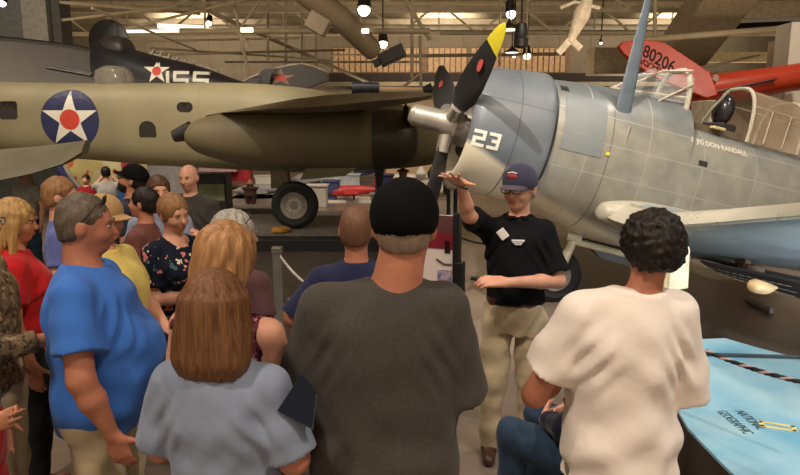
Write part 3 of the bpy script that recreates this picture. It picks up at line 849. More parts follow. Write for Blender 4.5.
# seated visitor
X, Y = at(622, 2.72)
person('seated visitor in navy jacket and jeans, hidden behind the white T-shirt', (X, Y), H=1.72, face=54, w=1.15, h=.012, lean=-.05, drop=.46, head=(0, -35, 0), hair='short', hairmat=G_grey, shirt=cloth('navy_fleece', (24, 25, 44)), sleeve=1.85,
    pants=jeans, seated=True, legs={1: [(.09, 0, .45), (.13, .42, .55), (.12, .40, .085)], -1: [(-.09, 0, .45), (-.15, .44, .55), (-.16, .42, .085)]},
    aR=dict(el=(.25, .10, 1.18), wr=(.06, .24, 1.12), d=(-1, .3, 0), n=(0, -1, 0)), aL=dict(el=(-.27, .12, 1.18), wr=(-.10, .30, 1.10), d=(1, .3, .1), n=(0, -1, 0)), hem=.88, seed=29)
# far visitors
X, Y = at(37, 8.2)
person('blonde woman in a light grey top alone by the dark wall', (X, Y), H=1.50, face=165, h=.014, head=(20, -12, 0), hair='longback', hairmat=G_blond, shirt=cloth('light_grey_top', (150, 145, 140)), pants=jeans, seed=30)
X, Y = at(96, 10.4)
person('distant visitor in a dark red outfit before the colourful mural', (X, Y), H=1.20, face=180, h=.02, hair='short', hairmat=G_dark, shirt=cloth('dark_red', (130, 24, 30)), sleeve=1.6, pants=cloth('dark_red2', (105, 20, 26)), seed=31)
X, Y = at(116, 9.6)
person('distant visitor in a pale grey T-shirt lifting hands to the face', (X, Y), H=1.38, face=20, h=.02, hair='short', hairmat=G_dark, shirt=cloth('pale_grey', (165, 160, 152)), pants=khaki,
    aR=dict(el=(.25, .15, 1.35), wr=(.06, .2, 1.58), d=(-.3, 0, 1), n=(-1, 0, 0)), aL=dict(el=(-.25, .15, 1.35), wr=(-.06, .2, 1.58), d=(.3, 0, 1), n=(1, 0, 0)), seed=32)
# ------------------------------------------------------------ the hall
floor_m = mat('polished_concrete', col255(134, 119, 105), c2=col255(108, 95, 84), rough=.24, scale=.8, contrast=.5, spec=.5, bump=.05, bscale=3)
mb = MB(); mb.box((-32, -6, -.1), (32, 52, 0)); struct(mb.build('floor', floor_m))
def joined_wall_mat(name, c, c2, px, pz, lw=.012, dark=.55, axis='X', rough=.7):
    if name in MATS: return MATS[name]
    m = mat(name, c, c2=c2, rough=rough, scale=1.3, contrast=.6)
    nt = m.node_tree; N = nt.nodes; L = nt.links; b = N['Principled BSDF']
    src = b.inputs['Base Color'].links[0].from_socket
    tc = N.new('ShaderNodeTexCoord'); sp = N.new('ShaderNodeSeparateXYZ'); L.new(tc.outputs['Object'], sp.inputs[0])
    last = src
    for ax, per in ((axis, px), ('Z', pz)):
        if not per: continue
        md = N.new('ShaderNodeMath'); md.operation = 'PINGPONG'; md.inputs[1].default_value = per/2; L.new(sp.outputs[ax], md.inputs[0])
        lt = N.new('ShaderNodeMath'); lt.operation = 'LESS_THAN'; lt.inputs[1].default_value = lw; L.new(md.outputs[0], lt.inputs[0])
        mx = N.new('ShaderNodeMix'); mx.data_type = 'RGBA'; L.new(lt.outputs[0], mx.inputs[0]); L.new(last, mx.inputs[6])
        mx.inputs[7].default_value = (*(v*dark for v in c), 1); last = mx.outputs[2]
    L.new(last, b.inputs['Base Color'])
    return m
wall_m = joined_wall_mat('wall_panel', col255(150, 134, 108), col255(128, 112, 88), 2.4, 0, .03)
deck_m = joined_wall_mat('ceiling_deck', col255(150, 132, 104), col255(130, 112, 88), 0, 0)
mb = MB(); mb.box((-32, 50, 0), (32, 50.3, 9.2)); struct(mb.build('wall_back', wall_m))
mb = MB(); mb.box((-32.3, -6, 0), (-32, 50, 9.2)); struct(mb.build('wall_left', wall_m))
mb = MB(); mb.box((32, -6, 0), (32.3, 50, 9.2)); struct(mb.build('wall_right', wall_m))
mb = MB(); mb.box((-32, -6, 9.2), (32, 50.3, 9.4))
for k in range(120):   # corrugation
    pass
struct(mb.build('ceiling', deck_m))
steel = mat('painted_steel', col255(158, 142, 114), rough=.55, var=.08, scale=2)
steel_d = mat('shaded_steel', col255(120, 104, 80), rough=.6, var=.1)
# purlins crossing the roof
for i, y in enumerate(np.arange(28, 50, 2.6)):
    mb = MB(); mb.beam((-32, y, 9.03), (32, y, 9.03), .22, .34); mb.beam((-32, y, 8.84), (32, y, 8.84), .34, .05)
    o = mb.build('purlin', steel); tag(o, 'horizontal steel purlin under the roof deck', 'roof beam', 'purlins under the roof'); 
# main trusses running across: chords with webs
def truss(y, zt, zb, x0, x1, n, name='roof_truss', lab=''):
    t = thing(name, lab, 'truss', (0, y, 0), 0, 'roof trusses')
    mb = MB(); mb.beam((x0, 0, zt), (x1, 0, zt), .2); mb.build('top_chord', steel, t)
    mb = MB(); mb.beam((x0, 0, zb), (x1, 0, zb), .2); mb.build('bottom_chord', steel, t)
    w = (x1-x0)/n
    for k in range(n):
        a = x0+k*w
        mb = MB(); mb.beam((a, 0, zb), (a+w/2, 0, zt), .11); mb.beam((a+w/2, 0, zt), (a+w, 0, zb), .11); mb.beam((a+w/2, 0, zt), (a+w/2, 0, zb), .07)
        mb.build('web_member', steel, t)
truss(38, 8.8, 7.1, -31, 31, 14, lab='far welded steel roof truss spanning the hall')
truss(30, 8.9, 7.05, -31, 31, 12, lab='middle welded steel roof truss spanning the hall')
# lengthwise braces seen at the left
def brace(a, b, r, lab, m=steel, cat='brace', name='roof_brace'):
    mb = MB(); mb.tube([a, b], r*.66, 8); o = mb.build(name, m, None, True); tag(o, lab, cat, 'roof braces')
for i, (x0, y0, Y0, x1, y1, Y1, r) in enumerate(((175, -4, 22, 372, 84, 34, .12), (232, -4, 24, 252, 90, 24, .09), (268, -5, 26, 268, 60, 26, .08), (286, -5, 27, 286, 68, 27, .08), (302, 12, 28, 302, 62, 28, .07), (316, 30, 28, 316, 66, 28, .07),
        (60, 2, 20, 200, 14, 24, .07), (62, 20, 20, 215, 2, 24, .06), (120, 30, 22, 260, -4, 24, .07), (198, -4, 24, 250, 45, 24, .07), (262, -3, 24, 236, 34, 24, .07), (205, -4, 24, 205, 30, 24, .06),
        (110, 42, 26, 300, 38, 26, .06), (140, 55, 26, 345, 50, 26, .07), (150, 48, 28, 330, 60, 28, .06), (92, 8, 19, 196, 50, 28, .06), (225, 62, 30, 420, 62, 30, .07), (330, 55, 33, 440, 55, 33, .06),
        (403, -4, 26, 430, 40, 26, .12), (412, 0, 26, 412, 78, 26, .10), (420, 36, 26, 421, 95, 26, .09), (420, 74, 26, 396, 92, 26, .08), (500, -4, 24, 500, 66, 24, .05), (528, -4, 24, 526, 66, 24, .05),
        (655, -4, 26, 655, 40, 26, .12), (690, 70, 28, 760, 55, 28, .08))):
    brace(P(x0, y0, Y0), P(x1, y1, Y1), r, 'slanting steel tube of the roof framing' if abs(x0-x1) > 12 else 'upright steel tube of the roof framing')
# horizontal service pipes
for (x0, y0, x1, y1, Y, r, lab) in ((180, 31, 430, 31, 24, .10, 'long pale pipe running level below the trusses'), (440, 33, 640, 33, 27, .08, 'pale pipe behind the yellow-tipped blade'),
                               (405, 56, 565, 54, 30, .08, 'thin conduit across the slatted wall panels'), (640, 40, 790, 28, 25, .12, 'pipe under the beige duct at the right')):
    mb = MB(); mb.tube([P(x0, y0, Y), P(x1, y1, Y)], r, 10); tag(mb.build('pipe', steel, None, True), lab, 'pipe')
# slatted timber wall panels high on the back wall
slat_m = joined_wall_mat('slatted_timber', col255(196, 140, 96), col255(146, 100, 68), .42, 0, .05, .45)
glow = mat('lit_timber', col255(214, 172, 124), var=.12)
for i, (x0, x1, lab) in enumerate(((333, 426, 'slatted timber wall panel left of the hub blades'), (428, 468, 'narrow slatted timber wall panel behind the dark blade'), (471, 570, 'slatted timber wall panel above the grey cowling'))):
    a = P(x0, 72, 49.7); b = P(x1, 48, 49.7)
    t = thing('wall_panel', lab, 'wall panel', (a.x, 49.9, 0))
    mb = MB(); n = int((b.x-a.x)/.42)
    for k in range(n): mb.box((k*.42+.03, -.12, a.z), (k*.42+.36, 0, b.z))
    mb.build('slats', glow, t)
    mb = MB(); mb.box((0, -.04, a.z-.1), (b.x-a.x, .05, b.z+.1)); mb.build('backing', mat('panel_backing', col255(140, 104, 72)), t)
a = P(330, 82, 49.5); b = P(800, 73, 49.5)
mb = MB(); mb.box((a.x, 48.6, a.z), (30, 49.9, P(400, 74, 49.5).z)); tag(mb.build('catwalk', mat('catwalk_dark', col255(58, 46, 36), rough=.8)), 'dark ledge running below the slatted timber panels', 'ledge')
mb = MB(); mb.beam((-30, 47.5, P(400, 84, 47.5).z), (31, 47.5, P(400, 84, 47.5).z), .3); tag(mb.build('wall_girt', steel), 'pale girt on the back wall below the dark ledge', 'girt')
# partition wall in the middle ground
tan_w = mat('tan_plaster', col255(178, 152, 112), rough=.8, var=.04, scale=1)
mb = MB(); a = P(386, 180, 19); b = P(488, 100, 19); mb.box((a.x, 19, 0), (b.x, 19.25, b.z)); tag(mb.build('partition', tan_w), 'plain tan partition wall behind the silver propeller hub', 'partition')
# dark grey drum wall and panels on the left
drum_m = mat('drum_grey', col255(104, 100, 98), rough=.55, var=.05, scale=.7)
t = thing('curved_wall', 'grey curved exhibit wall behind the tan aircraft, top left', 'wall', (P(95, 40, 22).x-4.7, 22, 0))
mb = MB(); n = 40
top = P(40, 34, 18).z
vs = []
for k in range(n+1):
    w = PI+PI*k/n
    for r in (4.7, 4.55):
        for z in (0, top): vs.append((r*math.cos(w), r*math.sin(w), z))
fs = []
for k in range(n):
    q = k*4; fs += [(q, q+4, q+5, q+1), (q+2, q+3, q+7, q+6), (q+1, q+5, q+7, q+3)]
mb.add(vs, fs); mb.build('drum', drum_m, t, True)
mb = MB(); pts = [(4.72*math.cos(PI+PI*k/n), 4.72*math.sin(PI+PI*k/n), top) for k in range(n+1)]; mb.tube(pts, .06, 6); mb.build('rim', mat('rim_dark', col255(52, 48, 46)), t, True)
a = P(-30, 40, 25); b = P(46, -30, 25)
mb = MB(); mb.box((a.x, 25, 0), (b.x, 25.6, b.z+1)); tag(mb.build('pylon', mat('pylon_grey', col255(92, 92, 92), rough=.6)), 'tall flat grey pylon rising above the curved wall at the left', 'pylon')
a = P(24, 40, 24.2); b = P(42, -30, 24.2); mb = MB(); mb.box((P(20, 0, 24.5).x, 24.5, 0), (P(45, 0, 24.5).x, 24.9, b.z+1)); tag(mb.build('pylon', mat('pylon_light', col255(128, 122, 114), rough=.6)), 'lighter grey upright panel on the tall pylon', 'pylon')
mb = MB(); mb.box((b.x+.3, 24.6, 0), (P(56, 0, 25).x, 25.4, b.z+1)); tag(mb.build('pylon', mat('pylon_dark', col255(58, 54, 50), rough=.6)), 'narrow dark upright strip at the right edge of the pylon', 'pylon')
# low dark wall under the tailplane
mb = MB(); a = P(-40, 215, 17.2); b = P(60, 158, 17.2); mb.box((a.x, 17.2, 0), (b.x, 17.5, 2.6)); tag(mb.build('partition', mat('dark_green_grey', col255(62, 64, 58), rough=.8)), 'dark low partition beneath the tailplane at the left', 'partition')
# ducts
duct_m = mat('duct_beige', col255(160, 142, 114), rough=.55, var=.06, scale=1.5); duct_d = mat('duct_tan', col255(150, 132, 104), rough=.6)
def duct(pts, w, h, lab, m=duct_m):
    mb = MB()
    for a, b in zip(pts[:-1], pts[1:]): mb.beam(a, b, w, h)
    tag(mb.build('air_duct', m, bevel=.03), lab, 'duct')
mb = MB(); mb.tube([P(296, -14, 22), P(340, 18, 23), P(372, 50, 25)], [.42, .42, .38], 20); tag(mb.build('air_duct', duct_m, None, True), 'round cream duct slanting down beside the brightest lamp', 'duct')
mb = MB(); mb.box((-.35, -.3, -.28), (.35, .3, .28), Matrix.Translation(P(318, 24, 21.5)) @ Matrix.Rotation(R(30), 4, 'Y')); tag(mb.build('speaker_box', duct_m, bevel=.04), 'small cream box fixed under the slanting duct', 'box')
duct([P(676, 62, 30), P(742, -30, 24)], 2.0, 1.1, 'broad beige duct slanting up to the right above the red aircraft', duct_d)
duct([P(590, 62, 34), P(668, 62, 34)], 1.4, 1.3, 'boxy tan duct behind the antenna mast', duct_d)
duct([P(735, 14, 28), P(830, 10, 28)], 1.2, .6, 'tan duct running to the right edge near the ceiling', duct_d)
mb = MB(); a = P(736, 29, 33); b = P(792, 14, 33); mb.box((a.x, 33, a.z), (b.x, 34, b.z)); tag(mb.build('vent_opening', mat('opening_dark', col255(32, 24, 18), rough=.9)), 'dark opening below the right-hand duct', 'opening')
mb = MB(); a = P(700, 62, 32); b = P(772, 52, 32); mb.box((a.x, 32, a.z), (b.x, 32.4, b.z)); tag(mb.build('light_trough', mat('trough_cream', col255(226, 200, 150))), 'pale cream beam above the red aircraft', 'beam')
# white wall blocks at the right
mb = MB(); a = P(779, 150, 15); b = P(860, 22, 15); mb.box((a.x, 15, 0), (b.x, 15.6, b.z)); tag(mb.build('block_wall', mat('off_white_wall', col255(232, 222, 204), rough=.8, var=.02)), 'off-white wall block rising at the right edge', 'wall block')
mb = MB(); a = P(767, 150, 16); b = P(782, 40, 16); mb.box((a.x, 16, 0), (b.x, 16.4, b.z)); tag(mb.build('block_wall', mat('tan_block', col255(172, 146, 120), rough=.8, var=.02)), 'narrower tan wall block left of the off-white one', 'wall block')

# lamps hanging from the roof
bulb_m = mat('lamp_glow', (1, .86, .66), emit=8, var=0); tube_m = mat('tube_glow', (1, .9, .7), emit=1.3, var=0); can_m = mat('lamp_housing', col255(34, 30, 28), rough=.5)
def lamp(px, py, Y, r, lab, power=0, shade=False, tilt=(0, -.6, -1)):
    p = P(px, py, Y)
    t = thing('hanging_lamp', lab, 'lamp', p)
    d = Vector(tilt).normalized(); q = d.to_track_quat('Z', 'Y').to_matrix().to_4x4()
    mb = MB(); mb.ball((0, 0, 0), r, 14); mb.build('bulb', bulb_m, t, True)
    mb = MB(); mb.lathe([(r*.5, -r*3.2), (r*.95, -r*3), (r*1.15, -r*.6), (r*1.3, r*.1), (r*1.1, r*.05), (r*.9, -r*1.2), (.001, -r*1.3)], 18, q); mb.build('housing', can_m, t, True)
    mb = MB(); mb.tube([(0, 0, r), (0, 0, 9.15-p.z)], .03, 6); mb.build('stem', can_m, t)
    if 0:
        l = bpy.data.lights.new('lamp_light', 'POINT'); l.energy = power; l.color = (1, .80, .56); l.shadow_soft_size = .25
        o = bpy.data.objects.new('lamp_light', l); COL.objects.link(o); o.location = p+Vector((0, -.5, -.4))
for a in ((364, 10, 22, .20, 'brightest bare ceiling lamp beside the slanting duct', 500), (383, 44, 26, .17, 'bright ceiling lamp above the dark projector', 400), (511, 14, 24, .17, 'bright ceiling lamp right of the yellow blade tip', 500),
          (527, 56, 30, .17, 'bright lamp in front of the slatted panel above the cowling', 300), (209, 23, 24, .10, 'small ceiling lamp over the dark aircraft', 150), (2, 3, 20, .11, 'small lamp at the top left corner', 200),
          (731, 30, 29, .09, 'small bluish lamp at the right under the duct', 100), (514, 56, 31, .08, 'tiny lamp left of the lamp in front of the slatted panel', 0), (601, 43, 30, .06, 'tiny lamp left of the antenna mast', 0)): lamp(*a)
# hanging projector / loudspeakers
mb = MB(); c = P(393, 55, 23); mb.box((-.5, -.35, -.22), (.42, .35, .22), Matrix.Translation(c) @ Matrix.Rotation(R(-25), 4, 'Y')); mb.box((-.75, -.2, -.12), (-.45, .2, .12), Matrix.Translation(c) @ Matrix.Rotation(R(-25), 4, 'Y')); tag(mb.build('projector', can_m, bevel=.03), 'black projector hung beneath the roof truss', 'projector')
c = P(521, 37, 20); mb = MB(); mb.lathe([(.05, .42), (.16, .38), (.20, .1), (.17, -.02), (.20, -.06), (.20, -.28), (.10, -.32)], 18, Matrix.Translation(c)); mb.tube([c+Vector((0, 0, .3)), (c.x, c.y, 9.1)], .03, 6)
tag(mb.build('loudspeaker', can_m, None, True), 'black drum-shaped loudspeaker hanging right of the yellow blade tip', 'loudspeaker')
for (px, py, Y, s, lab) in ((509, 29, 21, .30, 'dark pendant lamp with a wide shade beside the hanging loudspeaker'), (512, 52, 26, .26, 'lower dark pendant lamp in front of the slatted panel')):
    c = P(px, py, Y); t = thing('pendant_lamp', lab, 'pendant lamp', c)
    mb = MB(); mb.lathe([(.03, s*.9), (s*.25, s*.6), (s*1.1, .02), (s*1.1, -.02), (.02, .0)], 20); mb.build('shade', can_m, t, True)
    mb = MB(); mb.tube([(0, 0, s*.8), (0, 0, 9.1-c.z)], .025, 6); mb.build('cord', can_m, t)
    mb = MB(); mb.lathe([(.001, -.03), (s*1.0, -.035), (s*1.0, -.02)], 20); mb.build('diffuser', tube_m, t, True)
# fluorescent tubes
for (x0, y0, x1, y1, Y, lab) in ((122, 31.5, 214, 30.5, 24, 'long lit fluorescent tube over the dark aircraft'), (158, 26, 208, 28, 25, 'second fluorescent tube just above the long one'), (241, 30, 253, 30, 23.6, 'short lit tube on the pale pipe, left'), (355, 31, 369, 31, 23.6, 'short lit tube on the pale pipe, right')):
    mb = MB(); mb.tube([P(x0, y0, Y), P(x1, y1, Y)], .055 if x1-x0 > 50 else .09, 8); tag(mb.build('tube_lamp', tube_m, None, True), lab, 'tube lamp')
# white hanging model in the roof
t = thing('hanging_glider', 'small white skeletal glider frame hung near the roof at top right of centre', 'model aircraft', P(578, 20, 20))
wm = mat('ivory', col255(226, 208, 180), rough=.5)
p0 = P(578, 20, 20)
mb = MB(); mb.tube([P(590, -6, 20)-p0, P(582, 14, 20)-p0, P(570, 42, 20)-p0], [.12, .26, .10], 12); mb.build('boom', wm, t, True)
mb = MB(); mb.box((-.45, -.06, -.10), (.1, .06, .10), Matrix.Translation(P(568, 42, 20)-p0) @ Matrix.Rotation(R(-50), 4, 'Y')); mb.box((-.1, -.06, -.10), (.4, .06, .10), Matrix.Translation(P(571, 40, 20)-p0) @ Matrix.Rotation(R(40), 4, 'Y')); mb.build('tail', wm, t, bevel=.02)
mb = MB(); mb.tube([P(560, 8, 19.8)-p0, P(575, 2, 20)-p0, P(600, 8, 20)-p0], .05, 8); mb.build('strut', wm, t, True)

def onz_(px, py, z):
    x = (px-400)/FPX; v = (237.5-py)/FPX; dy = math.cos(PITCH)+v*math.sin(PITCH); dz = -math.sin(PITCH)+v*math.cos(PITCH)
    t = (z-CAM_H)/dz; return Vector((x*t, dy*t, z))
# ------------------------------------------------------------ ground exhibits
plinth_m = mat('plinth_black', col255(22, 20, 19), rough=.5); top_m = mat('plinth_top', col255(150, 146, 140), rough=.45, var=.08)
a = P(190, 240, 10); b = P(420, 240, 10)
mb = MB(); mb.box((-10, 5.6, .001), (.55, 9.98, .012)); tag(mb.build('shade_sheet', mat('shade_brown', col255(62, 50, 40), rough=.95, bump=.3, bscale=120)), 'dark brown sheet painting in the floor shade in front of the black plinth', 'shade_sheet')  # flat dark sheet stands in for the shade under the bomber
t = thing('plinth', 'low black display plinth carrying the landing gear', 'plinth', (0, 10, 0))
mb = MB(); mb.box((a.x-.4, 0, .0), (.6, 2.6, .20)); mb.build('base', plinth_m, t, bevel=.01)
mb = MB(); mb.box((a.x-.4, .35, .20), (.6, 2.6, .225)); mb.build('deck', mat('plinth_deck', col255(104, 98, 92), rough=.5), t)
lamp_m = mat('warm_paint', col255(176, 128, 40), rough=.5)
c = P(281, 228, 10.6); mb = MB(); mb.lathe([(.12, 0), (.16, .02), (.16, .06), (.10, .08)], 20, Matrix.Translation((c.x, c.y, .225))); tag(mb.build('wheel_chock', lamp_m, None, True), 'round yellow chock at the foot of the big wheel', 'chock')
# white museum benches and cases
white_m = mat('display_white', col255(206, 198, 184), rough=.5, var=.03)
def case(x0, x1, ytop, ybase, Y, depth, m, lab, name='display_bench', cat='display bench'):
    a = P(x0, ytop, Y); b = P(x1, ybase, Y)
    mb = MB(); mb.box((a.x, Y, max(0, b.z)), (b.x, Y+depth, a.z)); 
    mb.box((a.x-.04, Y-.04, a.z), (b.x+.04, Y+depth+.04, a.z+.05))
    return tag(mb.build(name, m, bevel=.015), lab, cat)
case(314, 348, 219, 232, 13.2, .9, mat('display_grey', col255(170, 168, 164), rough=.45), 'light grey display base to the right of the big wheel')
case(322, 384, 204, 213, 16.5, 1.2, white_m, 'long white display bench under the engine nacelle')
case(228, 275, 202, 210, 17.5, 1, white_m, 'long pale display bench seen between the bald man and the wheel')
case(226, 290, 210, 224, 14.5, .6, mat('bench_grey', col255(140, 132, 124), rough=.6), 'grey low display base in front of the pale bench')
case(396, 452, 178, 192, 17.8, .8, white_m, 'white display counter behind the dark cap')
# dark case with a green landscape picture
t = thing('exhibit_case', 'black exhibit case with a green landscape picture behind the bald man', 'exhibit case', (P(212, 200, 13.2).x, 13.2, 0))
w2 = (P(229, 0, 12).x-P(195, 0, 12).x)/2; zt = P(212, 181, 12).z
mb = MB(); mb.box((-w2, 0, 0), (w2, .5, zt)); mb.box((-w2*1.05, -.02, zt-.04), (w2*.9, .52, zt+.04)); mb.build('frame', plinth_m, t, bevel=.02)
grn = mat('landscape_print', col255(128, 132, 92), c2=col255(70, 84, 62), rough=.5, scale=3)
mb = MB(); mb.box((-w2*.86, -.015, P(0, 208, 12).z), (w2*.88, 0, P(0, 190, 12).z)); mb.build('picture', grn, t)
# exhibit shapes on benches: small models, red craft
redm = mat('model_red', col255(178, 46, 44), rough=.4); bluem = mat('model_navy', col255(44, 50, 84), rough=.5); grym = mat('model_grey', col255(128, 126, 122), rough=.5)
def small_model(px, py, Y, L, m, lab, rz=0):
    t = thing('model_aircraft', lab, 'model aircraft', P(px, py, Y), R(rz))
    mb = MB(); mb.loft(smooth_secs([(-L/2, 0, 0, .02, .02, .02, 2), (-L*.3, 0, 0, L*.09, L*.09, L*.09, 2), (.1*L, 0, 0, L*.08, L*.1, L*.08, 2), (L/2, 0, .02, .02, .03, .02, 2)], 4), 16); mb.build('fuselage', m, t, True)
    mb = MB(); mb.box((-L*.22, -L*.55, -.02), (L*.02, L*.55, .02)); mb.build('wing', m, t, bevel=.01)
    mb = MB(); mb.box((L*.36, -.02, 0), (L*.5, .02, L*.2)); mb.box((L*.36, -L*.2, .0), (L*.48, L*.2, .03)); mb.build('tail', m, t, bevel=.01)
    mb = MB(); mb.tube([(0, 0, 0), (0, 0, -.25)], .03, 8); mb.build('stand', plinth_m, t)
small_model(354, 191, 17.1, 1.5, redm, 'red model aircraft on the long white bench', 10)
small_model(322, 180, 20.2, 2.2, grym, 'grey model aircraft behind the red one', -20)
small_model(352, 172, 23.5, 2.3, bluem, 'navy model aircraft high behind the red one', 30)
small_model(262, 190, 18.2, 1.6, grym, 'grey model aircraft on the pale bench left of the wheel', 20)
small_model(240, 186, 20.4, 1.3, mat('model_brown', col255(96, 70, 54)), 'brown model aircraft above the pale bench', -30)
# uniformed mannequins
def mannequin(px, pyh, Y, m, lab):
    p = P(px, pyh, Y); t = thing('mannequin', lab, 'mannequin', (p.x, Y, 0)); H = p.z
    mb = MB(); mb.loft(smooth_secs([(H*.45, 0, 0, .17, .12, .12, 2.2), (H*.62, 0, 0, .15, .11, .11, 2.2), (H*.80, 0, 0, .22, .13, .13, 2.2), (H*.86, 0, 0, .07, .07, .07, 2)], 4), 20, 'y'); mb.v = [(x, z, y) for x, y, z in mb.v]; mb.build('coat', m, t, True)
    mb = MB(); mb.ball((0, 0, H*.93), (.085, .1, .12), 14); mb.build('head', mat('mannequin_skin', col255(150, 100, 72)), t, True)
    mb = MB(); mb.lathe([(.10, H*.96), (.13, H*.97), (.12, H*1.0), (.05, H*1.02)], 16); mb.build('hat', mat('uniform_cap', col255(110, 80, 50)), t, True)
    mb = MB(); mb.tube([(.06, 0, 0), (.08, 0, H*.5)], [.05, .09], 10); mb.tube([(-.06, 0, 0), (-.08, 0, H*.5)], [.05, .09], 10); mb.build('trousers', m, t, True)
mannequin(403, 170, 13, mat('uniform_dark', col255(34, 30, 36)), 'mannequin in dark uniform and brown cap right of the black propeller blade')
mannequin(250, 183, 16, mat('uniform_brown', col255(70, 42, 36)), 'dark-clothed mannequin between the pale bench and the wheel')
# assorted exhibits on the far benches, each by itself
for px, py, Y, w_, h_, mm, nm, lab in (
        (316, 197, 15.6, .5, .5, white_m, 'display_box', 'small white display box right of the big wheel'),
        (331, 188, 16.9, .4, .3, mat('case_navy', col255(50, 60, 96)), 'display_box', 'navy box on the long white bench'),
        (377, 199, 16.7, .35, .2, mat('case_grey', col255(120, 114, 108)), 'display_box', 'flat grey box at the right end of the white bench'),
        (346, 184, 19.0, .8, .5, mat('case_steel', col255(160, 160, 162)), 'display_box', 'steel-grey box behind the red model'),
        (236, 176, 22.5, 1.0, .6, redm, 'display_box', 'dull red box far behind the pale bench'),
        (268, 184, 21.8, .9, .5, white_m, 'display_box', 'white box in the distance left of the wheel'),
        (217, 166, 22.0, 1.3, .4, mat('case_pink', col255(196, 160, 156)), 'display_box', 'pale pink box just under the bomber belly'),
        (384, 186, 16.0, .45, .5, bluem, 'display_box', 'dark blue box left of the hanging propeller blade'),
        (453, 186, 12.9, .35, .35, plinth_m, 'display_box', 'small black box beside the guide\'s raised forearm')):
    p = P(px, py, Y); mb = MB(); mb.box((p.x-w_/2, Y, p.z-h_/2), (p.x+w_/2, Y+.4, p.z+h_/2)); mb.box((p.x-w_/2-.03, Y-.03, p.z+h_/2), (p.x+w_/2+.03, Y+.43, p.z+h_/2+.04)); mb.box((p.x-w_*.3, Y+.1, 0), (p.x+w_*.3, Y+.3, p.z-h_/2))
    tag(mb.build(nm, mm, bevel=.01), lab, 'display box')
mb = MB(); mb.tube([P(455, 126, 11.5), P(449, 150, 11.5), P(444, 172, 11.5)], [.16, .17, .12], 18); mb.ball(P(452, 181, 11.5), .16, 16); mb.tube([P(452, 181, 11.5), (P(452, 181, 11.5).x, 11.5, 0)], .03, 8)
tag(mb.build('fuel_tank', mat('tank_ivory', col255(222, 212, 190), rough=.4), None, True), 'ivory rounded tank standing behind the cowling of number 23', 'tank')
mb = MB(); mb.tube([onz_(x_, y_, .01) for x_, y_ in ((452, 233), (462, 238), (474, 242), (486, 244), (500, 244))], .012, 6); tag(mb.build('floor_cable', dark_plastic, None, True), 'thin dark cable lying on the floor behind the guide', 'cable')
# silver trophy-like exhibit and pots
for px, Y, m, lab in ((421, 16, white_m, 'white bust on the counter behind the dark cap'), (433, 15, mat('foliage', col255(66, 62, 44)), 'dark small sculpture right of the white bust')):
    p = P(px, 180, Y); mb = MB(); h0 = P(px, 174, Y).z
    mb.lathe([(.16, p.z-.2), (.12, p.z-.05), (.06, p.z), (.13, p.z+.08), (.14, p.z+.16), (.06, p.z+.30), (.01, p.z+.34)], 16, Matrix.Translation((p.x, Y, 0))); tag(mb.build('bust', m, None, True), lab, 'bust')
# mural
if 1:
    t = thing('mural', 'brightly coloured mural panel with a blue lower part behind the crowd', 'mural', (P(100, 180, 16).x, 16, 0))
    mu = spots_mat('mural_print', (226, 206, 140), [((214, 120, 70), 1.2, .56), ((236, 226, 170), 1.6, .58), ((90, 132, 72), 1.8, .62), ((206, 80, 90), 1.5, .64)], rough=.5)
    x0 = P(62, 0, 16).x-P(100, 0, 16).x; x1 = P(150, 0, 16).x-P(100, 0, 16).x
    mb = MB(); mb.box((x0, 0, P(0, 188, 16).z), (x1, .06, P(100, 150, 16).z)); mb.build('painted_panel', mu, t)
    mb = MB(); mb.box((x0+.3, 0, 0), (x1-.2, .06, P(100, 188, 16).z)); mb.build('lower_panel', mat('mural_blue', col255(46, 96, 172), c2=col255(70, 130, 200), rough=.5, scale=2), t)
    mb = MB(); pts = [(x0-.1+.5*(1-math.cos(k/8*1.5)), -.03, P(0, 160+k*4, 16).z) for k in range(9)]; mb.tube(pts, .10, 6); mb.build('striped_band', mat('band_blue', col255(70, 72, 138)), t, True)
    mb = MB(); pts = [(x+.17, -.05, z) for x, y, z in pts]; mb.tube(pts, .05, 6); mb.build('pale_band', white_m, t, True)
mb = MB(); a = P(150, 200, 19); b = P(196, 166, 19); mb.box((a.x, 19, 0), (b.x, 19.2, b.z)); tag(mb.build('partition', mat('pale_grey_partition', col255(150, 146, 144))), 'pale grey partition behind the bald man', 'partition')
# barrier posts and ropes
post_m = mat('brushed_post', col255(150, 148, 142), rough=.35, metal=.6)
def post(px, py, Y, lab):
    p = P(px, py, Y); t = thing('barrier_post', lab, 'barrier post', (p.x, Y, 0))
    mb = MB(); mb.box((-.03, -.03, .02), (.03, .03, p.z)); mb.build('upright', post_m, t, bevel=.004)
    mb = MB(); mb.box((-.16, -.16, 0), (.16, .16, .02)); mb.build('base', post_m, t, bevel=.004)
    mb = MB(); mb.box((-.036, -.036, p.z-.03), (.036, .036, p.z+.015)); mb.build('cap', post_m, t, bevel=.004)
    return Vector((p.x, Y, p.z-.02))
def rope(a, b, sag, r, m, lab, m2=None, n=40, sides=6):
    pts = [a.lerp(b, k/n)-Vector((0, 0, sag*4*(k/n)*(1-k/n))) for k in range(n+1)]
    t = None
    mb = MB()
    d = (b-a).normalized(); s1 = d.cross(Vector((0, 0, 1))).normalized(); s2 = s1.cross(d)
    fine = []
    N = int((b-a).length/.012); 
    for q in range(3):
        mb.cur = 1 if (m2 and q == 0) else 0
        st = []
        for k in range(N+1):
            u = k/N; c = a.lerp(b, u)-Vector((0, 0, sag*4*u*(1-u))); w = k*.012/(r*9)*2*PI+q*2*PI/3
            st.append(c+s1*math.cos(w)*r*.5+s2*math.sin(w)*r*.5)
        mb.tube(st, r*.62, 6)
    tag(mb.build('barrier_rope', [m, m2] if m2 else m, None, True), lab, 'rope')
